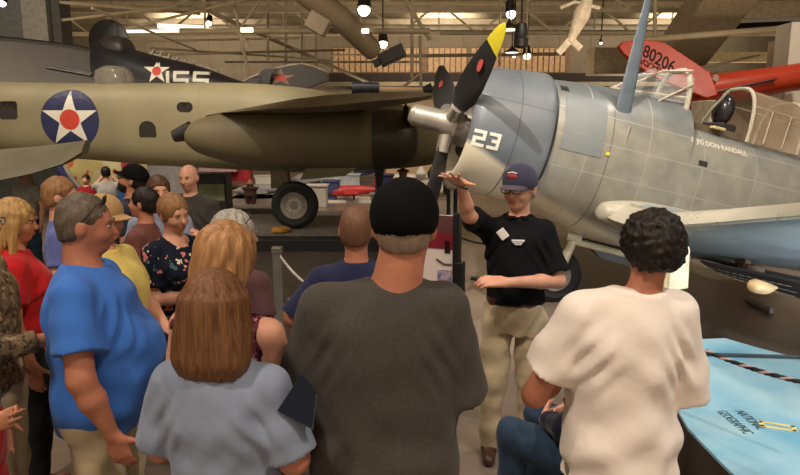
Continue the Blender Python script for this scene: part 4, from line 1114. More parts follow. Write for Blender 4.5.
rope_w = mat('rope_grey', col255(190, 182, 172), rough=.7); rope_b = mat('rope_black', col255(24, 24, 28), rough=.6); rope_p = mat('rope_pink', col255(190, 160, 160), rough=.6)
a1 = post(277, 249, 4.6, 'short silver barrier post behind the chestnut bob')
rope(a1, P(322, 292, 4.3), .05, .009, rope_w, 'pale twisted rope sagging from the silver barrier post')
# reader panel beside the navy polo man
t = thing('sign_board', 'dark-edged information board with maroon head and pictures, standing behind the guide', 'sign', (P(440, 250, 4.3).x, 4.3, 0), R(-24))
zt = P(445, 212, 4.3).z; zb = P(445, 318, 4.3).z
mb = MB(); mb.box((.10, -.03, 0), (.145, .03, zt)); mb.box((.12, -.05, 0), (.175, .03, P(0, 260, 4.3).z)); mb.build('edge_post', dark_plastic, t, bevel=.004)
mb = MB(); mb.box((-.42, -.012, zb), (.10, .012, zt-.02)); mb.build('panel', mat('board_white', col255(214, 198, 192), rough=.4, var=.03), t)
mb = MB(); mb.box((-.42, -.018, P(0, 248, 4.3).z), (.10, -.012, P(0, 232, 4.3).z)); mb.build('maroon_band', mat('board_maroon', col255(122, 24, 44), rough=.4), t)
mb = MB(); mb.box((-.42, -.018, P(0, 232, 4.3).z), (.10, -.012, zt-.02)); mb.build('header', mat('board_brown', col255(92, 54, 56), rough=.4), t)
mb = MB(); z = P(0, 276, 4.3).z; mb.box((-.01, -.018, z-.05), (.09, -.012, z+.05)); mb.build('picture', mat('board_picture', col255(84, 84, 130), c2=col255(180, 160, 170), rough=.4, scale=30), t)
mb = MB(); z = P(0, 263, 4.3).z; mb.tube([(-.02, -.016, z+.03), (.03, -.016, z), (.09, -.016, z)], .006, 6); mb.box((.04, -.018, P(0, 252, 4.3).z), (.08, -.012, P(0, 240, 4.3).z)); mb.build('caption', dark_plastic, t)

# blue map plinth at the right, lower corner
c0 = P(700, 436, 2.55); 
ZT = .42
def onz(px, py, z):
    x = (px-400)/FPX; v = (237.5-py)/FPX; dy = math.cos(PITCH)+v*math.sin(PITCH); dz = -math.sin(PITCH)+v*math.cos(PITCH)
    t = (z-CAM_H)/dz; return Vector((x*t, dy*t, z))
mp = [onz(688, 428, ZT), onz(745, 486, ZT), Vector((3.0, 2.0, ZT)), Vector((4.6, 3.2, ZT)), onz(815, 362, ZT), onz(760, 348, ZT), onz(725, 338, ZT), onz(700, 339, ZT), onz(675, 350, ZT), onz(660, 380, ZT)]
t = thing('map_plinth', 'low plinth with a pale blue ocean map top at the lower right', 'map plinth', (0, 0, 0))
poly = [(p.x, p.y) for p in mp]
mb = MB(); mb.prism(poly, 0, ZT-.02); mb.build('base', mat('plinth_brown', col255(58, 46, 38), rough=.6), t)
sea = mat('ocean_print', col255(178, 214, 228), c2=col255(112, 176, 208), rough=.30, scale=2.2, contrast=.35, spec=.5)
mb = MB(); mb.prism(poly, ZT-.02, ZT); tp = mb.build('map_top', sea, t, bevel=.004); tp['label'] = 'pale blue printed ocean map top'
# printed lettering and the yellow frame on the map
U = (onz(752, 434, ZT)-onz(722, 410, ZT)); Ul = U.length; U.normalize(); W = Vector((0, 0, 1)).cross(U)
if W.dot(onz(760, 420, ZT)-onz(735, 420, ZT)) < 0: W = -W
ink = mat('print_ink', col255(58, 84, 92), rough=.5, var=.02)
for s, px, py, L in (('GEOGRAPHIC', 734, 422, 34), ('NATIONAL', 750, 420, 27)):
    me = text_mesh(s, .1, .0005)
    xs = [w.co.x for w in me.vertices]; wd = max(xs)-min(xs)
    want = (onz(px+L/2*.78, py+L/2*.64, ZT)-onz(px-L/2*.78, py-L/2*.64, ZT)).length*1.05
    c = onz(px, py, ZT); k = want/wd
    for w in me.vertices:
        q = w.co.copy(); w.co = c+U*q.x*k+W*q.y*k*1.9+Vector((0, 0, .002+q.z))
    o = link('lettering', me, ink, t); o['label'] = 'dark printed word '+s
yel = mat('print_yellow', col255(232, 214, 140), rough=.5, var=.02)
A = onz(762, 426, ZT+.001); B = onz(795, 431, ZT+.001); D = (B-A).normalized(); S2 = Vector((0, 0, 1)).cross(D); wv = .055
mb = MB()
for p, q in ((A, B), (A+S2*wv, B+S2*wv), (A, A+S2*wv), (B, B+S2*wv)):
    e = (q-p).normalized()*.008; mb.beam(p-e, q+e, .022, .003)
mb.build('yellow_frame', yel, t)
# rope and thin dark line in front of the map
a = P(706, 351, 3.2); b = P(830, 388, 2.7)
rope(a, b, .02, .011, rope_b, 'twisted black and pink barrier rope over the blue map', rope_p)
mb = MB(); mb.tube([onz(704, 356, ZT)+Vector((0, 0, .015)), onz(830, 360, ZT)+Vector((0, 0, .015))], .012, 8); tag(mb.build('dark_line', mat('line_dark', col255(60, 74, 84), rough=.4), None, True), 'thin dark line lying across the top of the blue map', 'dark_line')  # thin dark tube across the map top
# grey reading desk and white base on the floor right of the white T-shirt
mb = MB(); a = P(768, 330, 6.6); mb.box((a.x, 6.6, 0), (P(808, 0, 6.6).x, 7.1, P(0, 308, 6.6).z)); tag(mb.build('display_stand', mat('stand_pale', col255(150, 134, 124), rough=.4), bevel=.02), 'pale squat stand on the floor under the wing', 'stand')
# ------------------------------------------------------------ aircraft
def skin_mat(name, c, c2, belly=None, zsplit=0, lines=(), per=None, rough=.42, metal=0.0, seam=.012, lightc=None, scale=2.5, zlines=(), top=None, ztop=.4, slope=0.0, line_alpha=.45, split_soft=.03):
    m = mat(name, c, c2=c2, rough=rough, metal=metal, scale=scale, contrast=.6, bump=.04, bscale=4)
    nt = m.node_tree; N = nt.nodes; L = nt.links; b = N['Principled BSDF']
    last = b.inputs['Base Color'].links[0].from_socket
    tc = N.new('ShaderNodeTexCoord'); sp = N.new('ShaderNodeSeparateXYZ'); L.new(tc.outputs['Object'], sp.inputs[0])
    def mth(op, a, v2=None, v3_=None):
        n = N.new('ShaderNodeMath'); n.operation = op
        for i, q in enumerate((a, v2, v3_)):
            if q is None: continue
            if isinstance(q, (int, float)): n.inputs[i].default_value = q
            else: L.new(q, n.inputs[i])
        return n.outputs[0]
    def mixc(f, col):
        nonlocal last
        mx = N.new('ShaderNodeMix'); mx.data_type = 'RGBA'; L.new(f, mx.inputs[0]); L.new(last, mx.inputs[6]); mx.inputs[7].default_value = (*col, 1); last = mx.outputs[2]
    if belly:
        # painted demarcation with a gentle wave
        w = mth('SINE', mth('MULTIPLY', sp.outputs['X'], 1.6)); w = mth('MULTIPLY', w, .06)
        zz = mth('ADD', mth('ADD', sp.outputs['Z'], w), mth('MULTIPLY', sp.outputs['X'], slope))
        mr = N.new('ShaderNodeMapRange'); mr.inputs[1].default_value = zsplit-split_soft; mr.inputs[2].default_value = zsplit+split_soft; mr.inputs[3].default_value = 1; mr.inputs[4].default_value = 0
        L.new(zz, mr.inputs[0]); mixc(mr.outputs[0], belly)
    if top:
        mr = N.new('ShaderNodeMapRange'); mr.inputs[1].default_value = ztop-.12; mr.inputs[2].default_value = ztop+.12
        nn_ = N.new('ShaderNodeTexNoise'); nn_.inputs['Scale'].default_value = 3; L.new(tc.outputs['Object'], nn_.inputs['Vector'])
        L.new(mth('ADD', sp.outputs['Z'], mth('MULTIPLY', mth('SUBTRACT', nn_.outputs['Fac'], .5), .5)), mr.inputs[0]); mixc(mr.outputs[0], top)
    dk = tuple(v*line_alpha for v in c)
    for x in lines: mixc(mth('LESS_THAN', mth('ABSOLUTE', mth('SUBTRACT', sp.outputs['X'], x)), seam*.5), dk)
    for z in zlines: mixc(mth('LESS_THAN', mth('ABSOLUTE', mth('SUBTRACT', sp.outputs['Z'], z)), seam*.35), lightc or dk)
    if per: mixc(mth('LESS_THAN', mth('PINGPONG', sp.outputs['X'], per/2), seam*.4), lightc or dk)
    L.new(last, b.inputs['Base Color'])
    # worn patches vary the gloss
    n2 = N.new('ShaderNodeTexNoise'); n2.inputs['Scale'].default_value = 6; n2.inputs['Detail'].default_value = 6; L.new(tc.outputs['Object'], n2.inputs['Vector'])
    mr = N.new('ShaderNodeMapRange'); mr.inputs[3].default_value = rough-.14; mr.inputs[4].default_value = rough+.2; L.new(n2.outputs['Fac'], mr.inputs[0]); L.new(mr.outputs[0], b.inputs['Roughness'])
    return m
black_m = mat('blade_black', col255(44, 42, 42), rough=.45, var=.1); yel_m = mat('tip_yellow', col255(222, 204, 50), rough=.5, var=.03)
ins_blue = mat('insignia_blue', col255(38, 44, 82), rough=.5, var=.08); ins_white = mat('insignia_white', col255(222, 216, 200), rough=.5, var=.03); ins_red = mat('insignia_red', col255(198, 66, 46), rough=.5, var=.05)
alu = mat('bare_metal', col255(196, 188, 176), rough=.35, metal=.7, var=.08); rubber = mat('tyre_rubber', col255(24, 23, 23), rough=.75)
glass = mat('canopy_glass', (.75, .78, .78), rough=.06, alpha=.22, var=.05, spec=.8)
def insignia(target, parent, origin, u, v, d, r):
    me = disc_mesh(r); wrap_on(me, target, origin, u, v, d, .006, r*.25); link('insignia_disc', me, ins_blue, parent)
    me = star_mesh(r*.99); wrap_on(me, target, origin, u, v, d, .010, r*.25); link('insignia_star', me, ins_white, parent)
    me = disc_mesh(r*.34); wrap_on(me, target, origin, u, v, d, .014, r*.25); link('insignia_centre', me, ins_red, parent)
def lettering(s, size, target, parent, origin, u, v, d, m, name='lettering', sx=1, bold=.0):
    me = text_mesh(s, size, 0, bold=bold)
    for w in me.vertices: w.co.x *= sx
    wrap_on(me, target, origin, u, v, d, .006, size*.3); return link(name, me, m, parent)
def block_digits(txt, hgt, target, parent, origin, m, name, wd=.56, st=.19, gap=.2):
    SEG = {'2': 'tRmLb', '3': 'tRmrb', '1': 'v', '5': 'tlmrb'}
    # t top, m middle, b bottom, l upper left, L lower left, R upper right, r lower right, v single upright
    x = 0; W = hgt*wd; S = hgt*st; H = hgt
    vs = []; fs = []
    def rect(x0, y0, x1, y1):
        n = len(vs); vs.extend([(x0, y0, 0), (x1, y0, 0), (x1, y1, 0), (x0, y1, 0)]); fs.append((n, n+1, n+2, n+3))
    for ch in txt:
        w_ = W if ch != '1' else S
        for g in SEG[ch]:
            if g == 't': rect(x, H/2-S, x+W, H/2)
            if g == 'm': rect(x+(W*.3 if ch == '3' else 0), -S/2, x+W, S/2)
            if g == 'b': rect(x, -H/2, x+W, -H/2+S)
            if g == 'l': rect(x, S/2, x+S, H/2-S)
            if g == 'L': rect(x, -H/2+S, x+S, -S/2)
            if g == 'R': rect(x+W-S, S/2, x+W, H/2-S)
            if g == 'r': rect(x+W-S, -H/2+S, x+W, -S/2)
            if g == 'v': rect(x, -H/2, x+S, H/2)
        x += w_+hgt*gap
    me = bpy.data.meshes.new('n'); me.from_pydata([(a-(x-hgt*gap)/2, b_, c) for a, b_, c in vs], [], fs)
    wrap_on(me, target, origin, (1, 0, 0), (0, 0, 1), (0, 1, 0), .006, hgt*.2)
    return link(name, me, m, parent)
def wheel(parent, c, r, w, name='wheel', ax='Y', spokes=14):
    M = Matrix.Translation(c) @ Matrix.Rotation(R(90), 4, 'X' if ax == 'Y' else 'Y')
    t = MB(); t.lathe([(r*.50, -w*.42), (r*.80, -w*.5), (r*.95, -w*.38), (r, 0), (r*.95, w*.38), (r*.80, w*.5), (r*.55, w*.42), (r*.46, 0), (r*.50, -w*.42)], 40, M); ty = t.build('tyre', rubber, parent, True)
    h = MB(); h.lathe([(.001, -w*.3), (r*.12, -w*.34), (r*.14, -w*.22), (r*.46, -w*.30), (r*.50, -w*.44), (r*.56, w*.44), (r*.14, w*.25), (.001, w*.3)], 30, M)
    hu = h.build('hub', mat('wheel_hub', col255(140, 132, 120), rough=.5, metal=.2), parent, True)
    for sgn in (-1, 1):
        s2 = MB()
        for k in range(spokes):
            a = 2*PI*k/spokes
            s2.beam(M @ Vector((r*.2*math.cos(a), r*.2*math.sin(a), sgn*w*.28)), M @ Vector((r*.47*math.cos(a), r*.47*math.sin(a), sgn*w*.33)), r*.05, r*.06)
        s2.build('hub_ribs', mat('wheel_ribs', col255(200, 194, 182), rough=.4, metal=.1), hu)
def blade_mesh(L, w, tip=None, tipf=.86):
    """blade along +z, chord along y, thin in x"""
    mb = MB(); secs = []
    for f, cw, th, tw in ((.0, .30, .9, 66), (.10, .30, .9, 64), (.18, .55, .5, 58), (.32, .95, .26, 48), (.5, 1.05, .17, 40), (.7, .90, .11, 33), (.80, .74, .09, 30), (.88, .62, .08, 27), (.94, .48, .06, 25), (.985, .26, .05, 24), (1.0, .08, .04, 23)):
        secs.append((f, cw, th, tw))
    n = 14; vs = []; fs = []
    for f, cw, th, tw in secs:
        for k in range(n):
            a = 2*PI*k/n; y = math.cos(a)*w/2*cw; x = math.sin(a)*w/2*th*.45
            c, s = math.cos(R(tw)), math.sin(R(tw)); vs.append((x*c-y*s, x*s+y*c, f*L))
    for i in range(len(secs)-1):
        mb.cur = 1 if (tip and secs[i][0] >= tipf-.001) else 0
        mb.add([], [])
        for k in range(n):
            k2 = (k+1) % n; fs.append((i*n+k, i*n+k2, (i+1)*n+k2, (i+1)*n+k))
    mb.cur = 0
    mb.v = vs; mb.f = fs+[tuple(range(n))[::-1], tuple((len(secs)-1)*n+k for k in range(n))]
    mb.mi = [1 if (tip and (secs[i//n][0]+secs[i//n+1][0])/2 >= tipf+.02) else 0 for i in range(len(fs))]+[0, 1 if tip else 0]
    return mb

# --- blue-grey naval dive bomber, number 23
HUB = P(449, 123, 6.6)
sb = bpy.data.objects.new('naval_aircraft', None); COL.objects.link(sb); sb.location = HUB; sb.rotation_euler = (0, R(13), R(8))
tag(sb, 'blue-grey propeller warplane numbered 23, nose to the left, filling the right half', 'aircraft')
cowl_m = skin_mat('cowl_paint', col255(112, 117, 122), col255(88, 94, 101), belly=col255(208, 196, 172), zsplit=-.10, slope=.32, lines=(.52,), rough=.4, zlines=(.30,))
fus_m = skin_mat('fuselage_paint', col255(168, 163, 150), col255(130, 129, 122), belly=col255(204, 194, 170), zsplit=-.12, slope=.32, lines=(1.46,), top=col255(112, 118, 121), ztop=.46, scale=5, per=.62, lightc=col255(168, 167, 160), zlines=(.12, -.18, .38), rough=.38, metal=.25, line_alpha=.4)
wing_m = skin_mat('wing_paint', col255(150, 160, 162), col255(120, 134, 142), per=.5, lightc=col255(150, 160, 160), rough=.35)
le_m = skin_mat('wing_leading', col255(178, 170, 152), col255(146, 142, 130), per=.7, rough=.3)
cow = MB(); K = 1.03
# cowling ring with an open mouth
secs = [(.10, 0, .0, .50, .50, .50, 2), (.11, 0, 0, .545, .545, .545, 2), (.18, 0, 0, .60, .60, .60, 2), (.34, 0, 0, .635, .64, .63, 2), (.6, 0, .01, .65, .67, .65, 2), (.80, 0, .015, .66, .69, .67, 2.05), (.86, 0, .01, .65, .685, .66, 2.05)]
inner = [(.10, 0, 0, .50, .50, .50, 2), (.16, 0, 0, .46, .46, .46, 2), (.5, 0, 0, .44, .44, .44, 2)]
cow.loft(smooth_secs(secs, 4), 64, caps=False); cow.loft(inner, 64, caps=False)
cowo = cow.build('cowling', cowl_m, sb, True)
mb = MB(); mb.loft([(.46, 0, 0, .45, .45, .45, 2), (.5, 0, 0, .45, .45, .45, 2)], 40); mb.build('firewall', black_m, sb)
for row in (0, 1):
    for k in range(9):
        a = 2*PI*(k+.5*row)/9; mb = MB()
        c = Vector((.28+row*.12, math.cos(a)*.27, math.sin(a)*.27)); d = Vector((0, math.cos(a), math.sin(a)))
        mb.tube([c-d*.1, c+d*.13], .075, 12)
        for q in range(6): mb.tube([c+d*(-.06+q*.03), c+d*(-.05+q*.03)], .092, 12)
        mb.build('engine_cylinder', mat('engine_metal', col255(96, 90, 84), rough=.5, metal=.5), sb, True)
mb = MB(); mb.lathe([(.001, .02), (.13, .04), (.2, .14), (.24, .3), (.2, .45)], 28, Matrix.Rotation(R(90), 4, 'Y')); mb.build('gearbox', mat('gearbox_grey', col255(120, 112, 104), rough=.45, metal=.4), sb, True)
# fuselage behind the cowl
f2 = MB()
secs = smooth_secs([(.89, 0, .0, .605, .66, .63, 2.1), (1.3, 0, -.01, .63, .72, .73, 2.2), (1.7, 0, -.02, .63, .76, .80, 2.25), (2.32, 0, -.02, .60, .80, .84, 2.3)], 5)
secs += [(2.335, 0, -.02, .60, .57, .84, 2.6)]
secs += smooth_secs([(2.34, 0, -.02, .60, .56, .84, 2.6), (3.2, 0, -.02, .56, .55, .78, 2.5), (4.2, 0, 0, .50, .53, .62, 2.4), (5.4, 0, .02, .38, .46, .42, 2.3), (6.8, 0, .10, .20, .28, .26, 2.1), (7.9, 0, .18, .04, .10, .12, 2)], 5)
f2.loft(secs, 64); fuo = f2.build('fuselage', fus_m, sb, True)
# gap and hatches
mb = MB(); mb.loft([(.83, 0, .005, .612, .65, .63, 2.08), (.90, 0, .005, .612, .65, .63, 2.08)], 64); mb.build('cooling_gap', black_m, sb, True)
def patch(x0, x1, z0, z1, m, name, off=.005, n=4):
    me = bpy.data.meshes.new('p'); me.from_pydata([(0, 0, 0), (x1-x0, 0, 0), (x1-x0, z1-z0, 0), (0, z1-z0, 0)], [], [(0, 1, 2, 3)])
    wrap_on(me, fuo if x0 > .89 else cowo, (x0, -2, z0), (1, 0, 0), (0, 0, 1), (0, 1, 0), off, .05); return link(name, me, m, sb)
patch(2.42, 2.52, .14, .19, black_m, 'step_hole')
patch(.93, 1.01, .54, .59, black_m, 'hatch_notch')
patch(.97, 1.38, -.02, .52, skin_mat('side_panel', col255(132, 136, 136), col255(110, 116, 120)), 'access_panel', .006)
patch(1.42, 1.46, .02, .05, yel_m, 'yellow_mark', .011)
num = block_digits('23', .155, cowo, sb, (.255, -2, -.10), ins_white, 'number', .72, .2, .16); num['label'] = 'white number 23'
lt = lettering('LT JIG DON RANDALL', .070, fuo, sb, (2.64, -2, .37), (1, 0, 0), (0, 0, 1), (0, 1, 0), ins_white, 'name_lettering', 1.0, .001); lt['label'] = 'small white pilot name'
# windscreen, open front canopy frame
fr_m = mat('canopy_frame', col255(182, 170, 150), rough=.4, var=.05)
def arch(x, w, z0, z1, r, m, name, parent=sb, tilt=0, n=16, z_off=0):
    mb = MB(); pts = [(x+tilt*(z0+(z1-z0)*math.sin(PI*k/n)-z0), -w*math.copysign(abs(math.cos(PI*k/n))**.6, math.cos(PI*k/n)), z0+(z1-z0)*abs(math.sin(PI*k/n))**.8) for k in range(n+1)]
    mb.tube(pts, r, 8); return mb.build(name, m, parent, True), pts
a1_, p1 = arch(2.28, .34, .50, 1.08, .028, fr_m, 'canopy_frame', n=20)
mb = MB()
for q in (-1, 1):
    mb.tube([(1.62, q*.16, .72), (1.98, q*.22, .99)], .013, 6); mb.tube([(1.62, q*.16, .72), (2.28, q*.33, .78)], .013, 6); mb.tube([(1.98, q*.22, .99), (2.28, q*.26, 1.06)], .014, 6)
mb.tube([(1.62, -.16, .72), (1.60, 0, .74), (1.62, .16, .72)], .016, 6); mb.tube([(1.98, -.30, .68), (2.28, -.34, .92)], .012, 6)
mb.build('windscreen_frame', fr_m, sb, True)
mb = MB(); mb.add([(1.62, -.16, .72), (1.98, -.25, .98), (1.98, -.30, .70), (2.28, -.33, .98), (2.28, -.34, .72)], [(0, 2, 1), (1, 2, 4, 3)])
mb.add([(1.62, -.16, .72), (1.62, .16, .72), (1.98, .25, .98), (1.98, -.25, .98), (1.98, 0, 1.04)], [(0, 1, 2, 4, 3)]); mb.build('windscreen', glass, sb)
# cockpit: headrest, rollover pylon, seat, straps
mb = MB(); mb.box((2.40, -.28, .50), (3.0, .28, .575)); mb.build('cockpit_floor', mat('cockpit_dark', col255(96, 82, 64), rough=.8), sb)
mb = MB(); mb.ball((2.86, -.06, .80), (.10, .13, .17), 18); mb.build('headrest', mat('headrest_leather', col255(40, 36, 38), rough=.25), sb, True)
mb = MB(); mb.box((2.80, -.2, .50), (2.98, .2, .66)); mb.box((2.64, -.16, .5), (2.84, .16, .60)); mb.build('seat', mat('seat_dark', col255(36, 30, 26), rough=.7), sb, bevel=.02)
mb = MB(); mb.tube([(2.58, -.15, .56), (2.66, -.15, .75), (2.84, -.10, 1.0)], .014, 6); mb.build('seat_strap', mat('strap_grey', col255(120, 112, 96)), sb, True)
mb = MB(); mb.box((2.62, -.36, .55), (2.76, -.28, .58)); mb.build('sill_cushion', mat('cream_pad', col255(206, 180, 130)), sb, bevel=.01)
a3_, p3 = arch(3.02, .36, .50, 1.07, .020, fr_m, 'canopy_frame', n=20)
a4_, p4 = arch(3.62, .36, .50, 1.05, .016, fr_m, 'canopy_frame', n=20)
a5_, p5 = arch(4.5, .33, .48, 1.0, .016, fr_m, 'canopy_frame', n=20)
for A_, B_ in ((p3, p4), (p4, p5)):
    mb = MB(); vs = A_+B_; n = len(A_); mb.add(vs, [(k, k+1, n+k+1, n+k) for k in range(n-1)]); mb.build('canopy_glass', mat('old_perspex', col255(186, 160, 132), rough=.25, alpha=.42, var=.12, scale=3), sb, True)
mb = MB()
for k in (4, 10, 15): mb.tube([p3[k], p4[k], p5[k]], .008, 6)
for x in (3.2, 3.42): mb.tube([(x, -.372, .52), (x+.02, -.35, .86)], .007, 6)
mb.build('canopy_rails', fr_m, sb, True)
# antenna mast
mb = MB(); mb.loft([(0, 0, 0, .085, .02, .02, 2), (.6, -.02, 0, .06, .016, .016, 2), (1.18, -.04, 0, .030, .010, .010, 2)], 16, 'y'); mb.v = [(x, z, y) for x, y, z in mb.v]
o = mb.build('antenna_mast', mat('mast_paint', col255(96, 108, 118), rough=.4), sb, True); o.location = (1.55, -.50, .44); o.rotation_euler = (R(-2), 0, 0)
mb = MB(); mb.tube([(1.60, -.60, .35), (1.60, -.62, .0)], .012, 8); mb.build('static_tube', alu, sb, True)
# hub and propeller
pr = bpy.data.objects.new('propeller', None); COL.objects.link(pr); pr.parent = sb
PHI = 57.5
mb = MB(); mb.lathe([(.001, -.42), (.07, -.415), (.105, -.38), (.115, -.30), (.115, -.10), (.14, -.06), (.14, .08), (.08, .16)], 32, Matrix.Rotation(R(90), 4, 'Y')); mb.build('propeller_dome', alu, pr, True)
for k, ang in enumerate((PHI, PHI-120, PHI+120)):
    mb = blade_mesh(1.49, .27, True, .80)
    o = mb.build('propeller_blade', [black_m, yel_m if k != 1 else black_m], pr, True)
    # blade plane is x = 0; angle from up towards the viewer (-y)
    o.rotation_euler = (R(ang), 0, 0)
    mb = MB(); mb.tube([(0, 0, .0), (0, 0, .30)], [.085, .07], 16); c = mb.build('blade_cuff', alu, o, True)
    mb = MB(); mb.lathe([(.001, 0), (.055, 0), (.055, .004), (.001, .004)], 20, Matrix.Translation((0, 0, .95)) @ Matrix.Rotation(R(18), 4, 'Z') @ Matrix.Diagonal((1, .7, 1.3, 1)) @ Matrix.Translation((-.018, 0, 0)) @ Matrix.Rotation(R(-90), 4, 'Y')); c = mb.build('maker_badge', mat('badge_red', col255(196, 84, 72), rough=.5), o, True)
mb = MB(); mb.box((.05, -.13, -.08), (.15, .13, .08)); mb.build('hub_body', alu, pr, bevel=.02)
# wings
def wing_mesh(stations, n=12):
    """stations: (le point, te point, thickness)"""
    mb = MB(); vs = []; fs = []
    prof = [(0, 0), (.012, .28), (.05, .6), (.15, .92), (.3, 1), (.5, .85), (.75, .45), (1, .03), (.75, -.22), (.5, -.42), (.3, -.52), (.15, -.48), (.05, -.32), (.012, -.14)]
    N = len(prof)
    for le, te, th in stations:
        le = Vector(le); te = Vector(te); c = te-le
        for (f, t) in prof: vs.append(le+c*f+Vector((0, 0, 1))*th*t*.62)
    for i in range(len(stations)-1):
        for k in range(N):
            k2 = (k+1) % N; fs.append((i*N+k, i*N+k2, (i+1)*N+k2, (i+1)*N+k))
    fs.append(tuple(range(N))[::-1]); fs.append(tuple((len(stations)-1)*N+k for k in range(N)))
    mb.add(vs, fs); return mb
for sd, nm in ((-1, 'port'), (1, 'starboard')):
    st = [((1.50, sd*.35, -.50), (4.1, sd*.35, -.52), .34), ((1.62, sd*.75, -.56), (4.1, sd*.75, -.58), .36), ((1.66, sd*1.15, -.57), (4.1, sd*1.15, -.58), .36)]
    if sd < 0:
        st += [((1.72, -1.9, -.40), (4.05, -1.9, -.42), .32), ((1.82, -3.0, -.14), (3.95, -3.0, -.16), .28), ((1.95, -4.4, .18), (3.8, -4.4, .16), .22)]
    else: st += [((1.9, 2.6, -.34), (4.0, 2.6, -.36), .30), ((2.2, 5.0, .06), (3.6, 5.0, .04), .18), ((2.5, 5.8, .2), (3.1, 5.8, .19), .06)]
    wo = wing_mesh(st).build('wing', wing_m, sb, True, angle=50)
    # pale leading edge strip
    mb = MB(); vs = []; fs = []
    pf = [(.09, .78), (.06, .66), (.03, .46), (.012, .29), (-.003, .0), (.006, -.08)]
    for le, te, th in st:
        le = Vector(le); te = Vector(te); c = te-le
        for f, t in pf: vs.append(le+c*f+Vector((0, 0, 1))*(th*t*.62)+Vector((-.006, 0, .004 if t > 0 else -.004)))
    for i in range(len(st)-1):
        for k in range(len(pf)-1): fs.append((i*6+k, i*6+k+1, (i+1)*6+k+1, (i+1)*6+k))
    mb.add(vs, fs); e = mb.build('leading_edge', le_m, wo, True, angle=60); sm = e.modifiers.new('s', 'SOLIDIFY'); sm.thickness = .004
# wing root fairing
mb = MB(); mb.loft(smooth_secs([(1.53, -.56, -.52, .04, .04, .04, 2), (1.62, -.58, -.50, .14, .10, .12, 2), (2.1, -.56, -.48, .20, .16, .2, 2), (3.4, -.5, -.45, .2, .14, .2, 2), (4.6, -.35, -.3, .03, .03, .03, 2)], 5), 24)
mb.build('wing_fairing', le_m, sb, True)
# perforated dive flap under the centre section and joint strip
flap_m = mat('flap_dark', col255(44, 42, 40), rough=.6)
if 1:
    Mi = (Matrix.Translation(HUB) @ Euler((0, R(13), R(8))).to_matrix().to_4x4()).inverted()
    A, B, C_, D_ = (Mi @ P(x, y, Yq) for x, y, Yq in ((700, 262, 5.5), (800, 283, 5.0), (804, 300, 5.2), (716, 272, 5.7)))
    nn = (B-A).cross(D_-A).normalized()
    if nn.y > 0: nn = -nn
    mb = MB(); q = [A, B, C_, D_]; mb.add(q+[p-nn*.02 for p in q], [(0, 1, 2, 3), (7, 6, 5, 4), (0, 4, 5, 1), (1, 5, 6, 2), (2, 6, 7, 3), (3, 7, 4, 0)])
    fl = mb.build('dive_flap', flap_m, sb)
    m2 = MB()
    ex = (B-A).normalized(); ey = nn.cross(ex)
    for i in range(12):
        for j in range(3):
            u_ = (i+.5+.5*(j % 2))/13; v_ = (j+.6)/3.3
            c = (A*(1-u_)+B*u_)*(1-v_)+(D_*(1-u_)+C_*u_)*v_+nn*.022
            rr = .016+.012*u_
            m2.add([c+ex*math.cos(2*PI*k/10)*rr*1.2+ey*math.sin(2*PI*k/10)*rr*.8 for k in range(10)], [tuple(range(10))])
    hh_ = m2.build('perforations', mat('hole_light', col255(200, 194, 180), rough=.7), fl); hh_['kind'] = 'stuff'
    mb = MB(); mb.tube([(1.75, -1.28, -.68), (2.6, -1.30, -.70), (4.0, -1.30, -.70)], .022, 6); mb.build('joint_strip', black_m, sb, True)
    mb = MB(); mb.box((2.62, -1.42, -.76), (2.80, -1.24, -.66)); mb.box((2.60, -1.40, -.80), (2.66, -1.30, -.62)); mb.build('hinge_bracket', mat('rust_grey', col255(126, 108, 92), rough=.7), sb, bevel=.01)
    bc = Mi @ P(760, 287, 4.7); mb = MB(); mb.loft(smooth_secs([(bc.x-.10, bc.y, bc.z, .01, .01, .01, 2), (bc.x-.06, bc.y, bc.z, .05, .05, .05, 2), (bc.x+.06, bc.y, bc.z, .045, .045, .045, 2), (bc.x+.14, bc.y, bc.z+.02, .01, .01, .01, 2)], 5), 18); mb.build('fairing_bulb', mat('bulb_tan', col255(190, 160, 116), rough=.5), sb, True)
# landing gear: starboard leg seen behind the guide, port leg nearer
world_down = Matrix.Rotation(R(8), 4, 'Z').inverted()
def gear(px, py, Y, r, lab):
    c = P(px, py, Y); M = sb.matrix_basis.copy() if False else (Matrix.Translation(HUB) @ Euler((0, R(13), R(8))).to_matrix().to_4x4())
    Mi = M.inverted(); g = bpy.data.objects.new('landing_gear', None); COL.objects.link(g); g.parent = sb; g.matrix_local = Mi
    wheel(g, Vector((c.x, Y, r)), r, .22)
    gp = mat('gear_cream', col255(206, 196, 164), rough=.4)
    top = P(px+19, 241, Y-.12) if lab else Vector((c.x+.15, Y-.05, 1.15))
    mb = MB(); ax = Vector((c.x, Y-.16, r)); mb.tube([ax, ax.lerp(top, .35)], .028, 12); mb.tube([ax.lerp(top, .33), top], .055, 14); mb.tube([ax+Vector((0, -.04, 0)), ax+Vector((0, .16, 0))], .05, 14); mb.build('oleo_strut', gp, g, True)
    if lab:
        e = P(632, 256, Y-.3); mb = MB(); mb.tube([top, e], .035, 10); mb.tube([P(px+14, 236, Y-.1), top+Vector((.1, 0, .02))], .05, 10); mb.build('retraction_strut', gp, g, True)
        mb = MB(); q = [P(585, 240, Y-.1), P(632, 252, Y-.1), P(636, 268, Y-.1), P(600, 258, Y-.1)]; mb.add(q+[v+Vector((0, .2, 0)) for v in q], [(0, 1, 2, 3), (7, 6, 5, 4), (0, 4, 5, 1), (1, 5, 6, 2), (2, 6, 7, 3), (3, 7, 4, 0)]); mb.build('wheel_well', black_m, g)
gear(553, 284, 7.15, .315, True)
gear(655, 300, 5.3, .315, False)
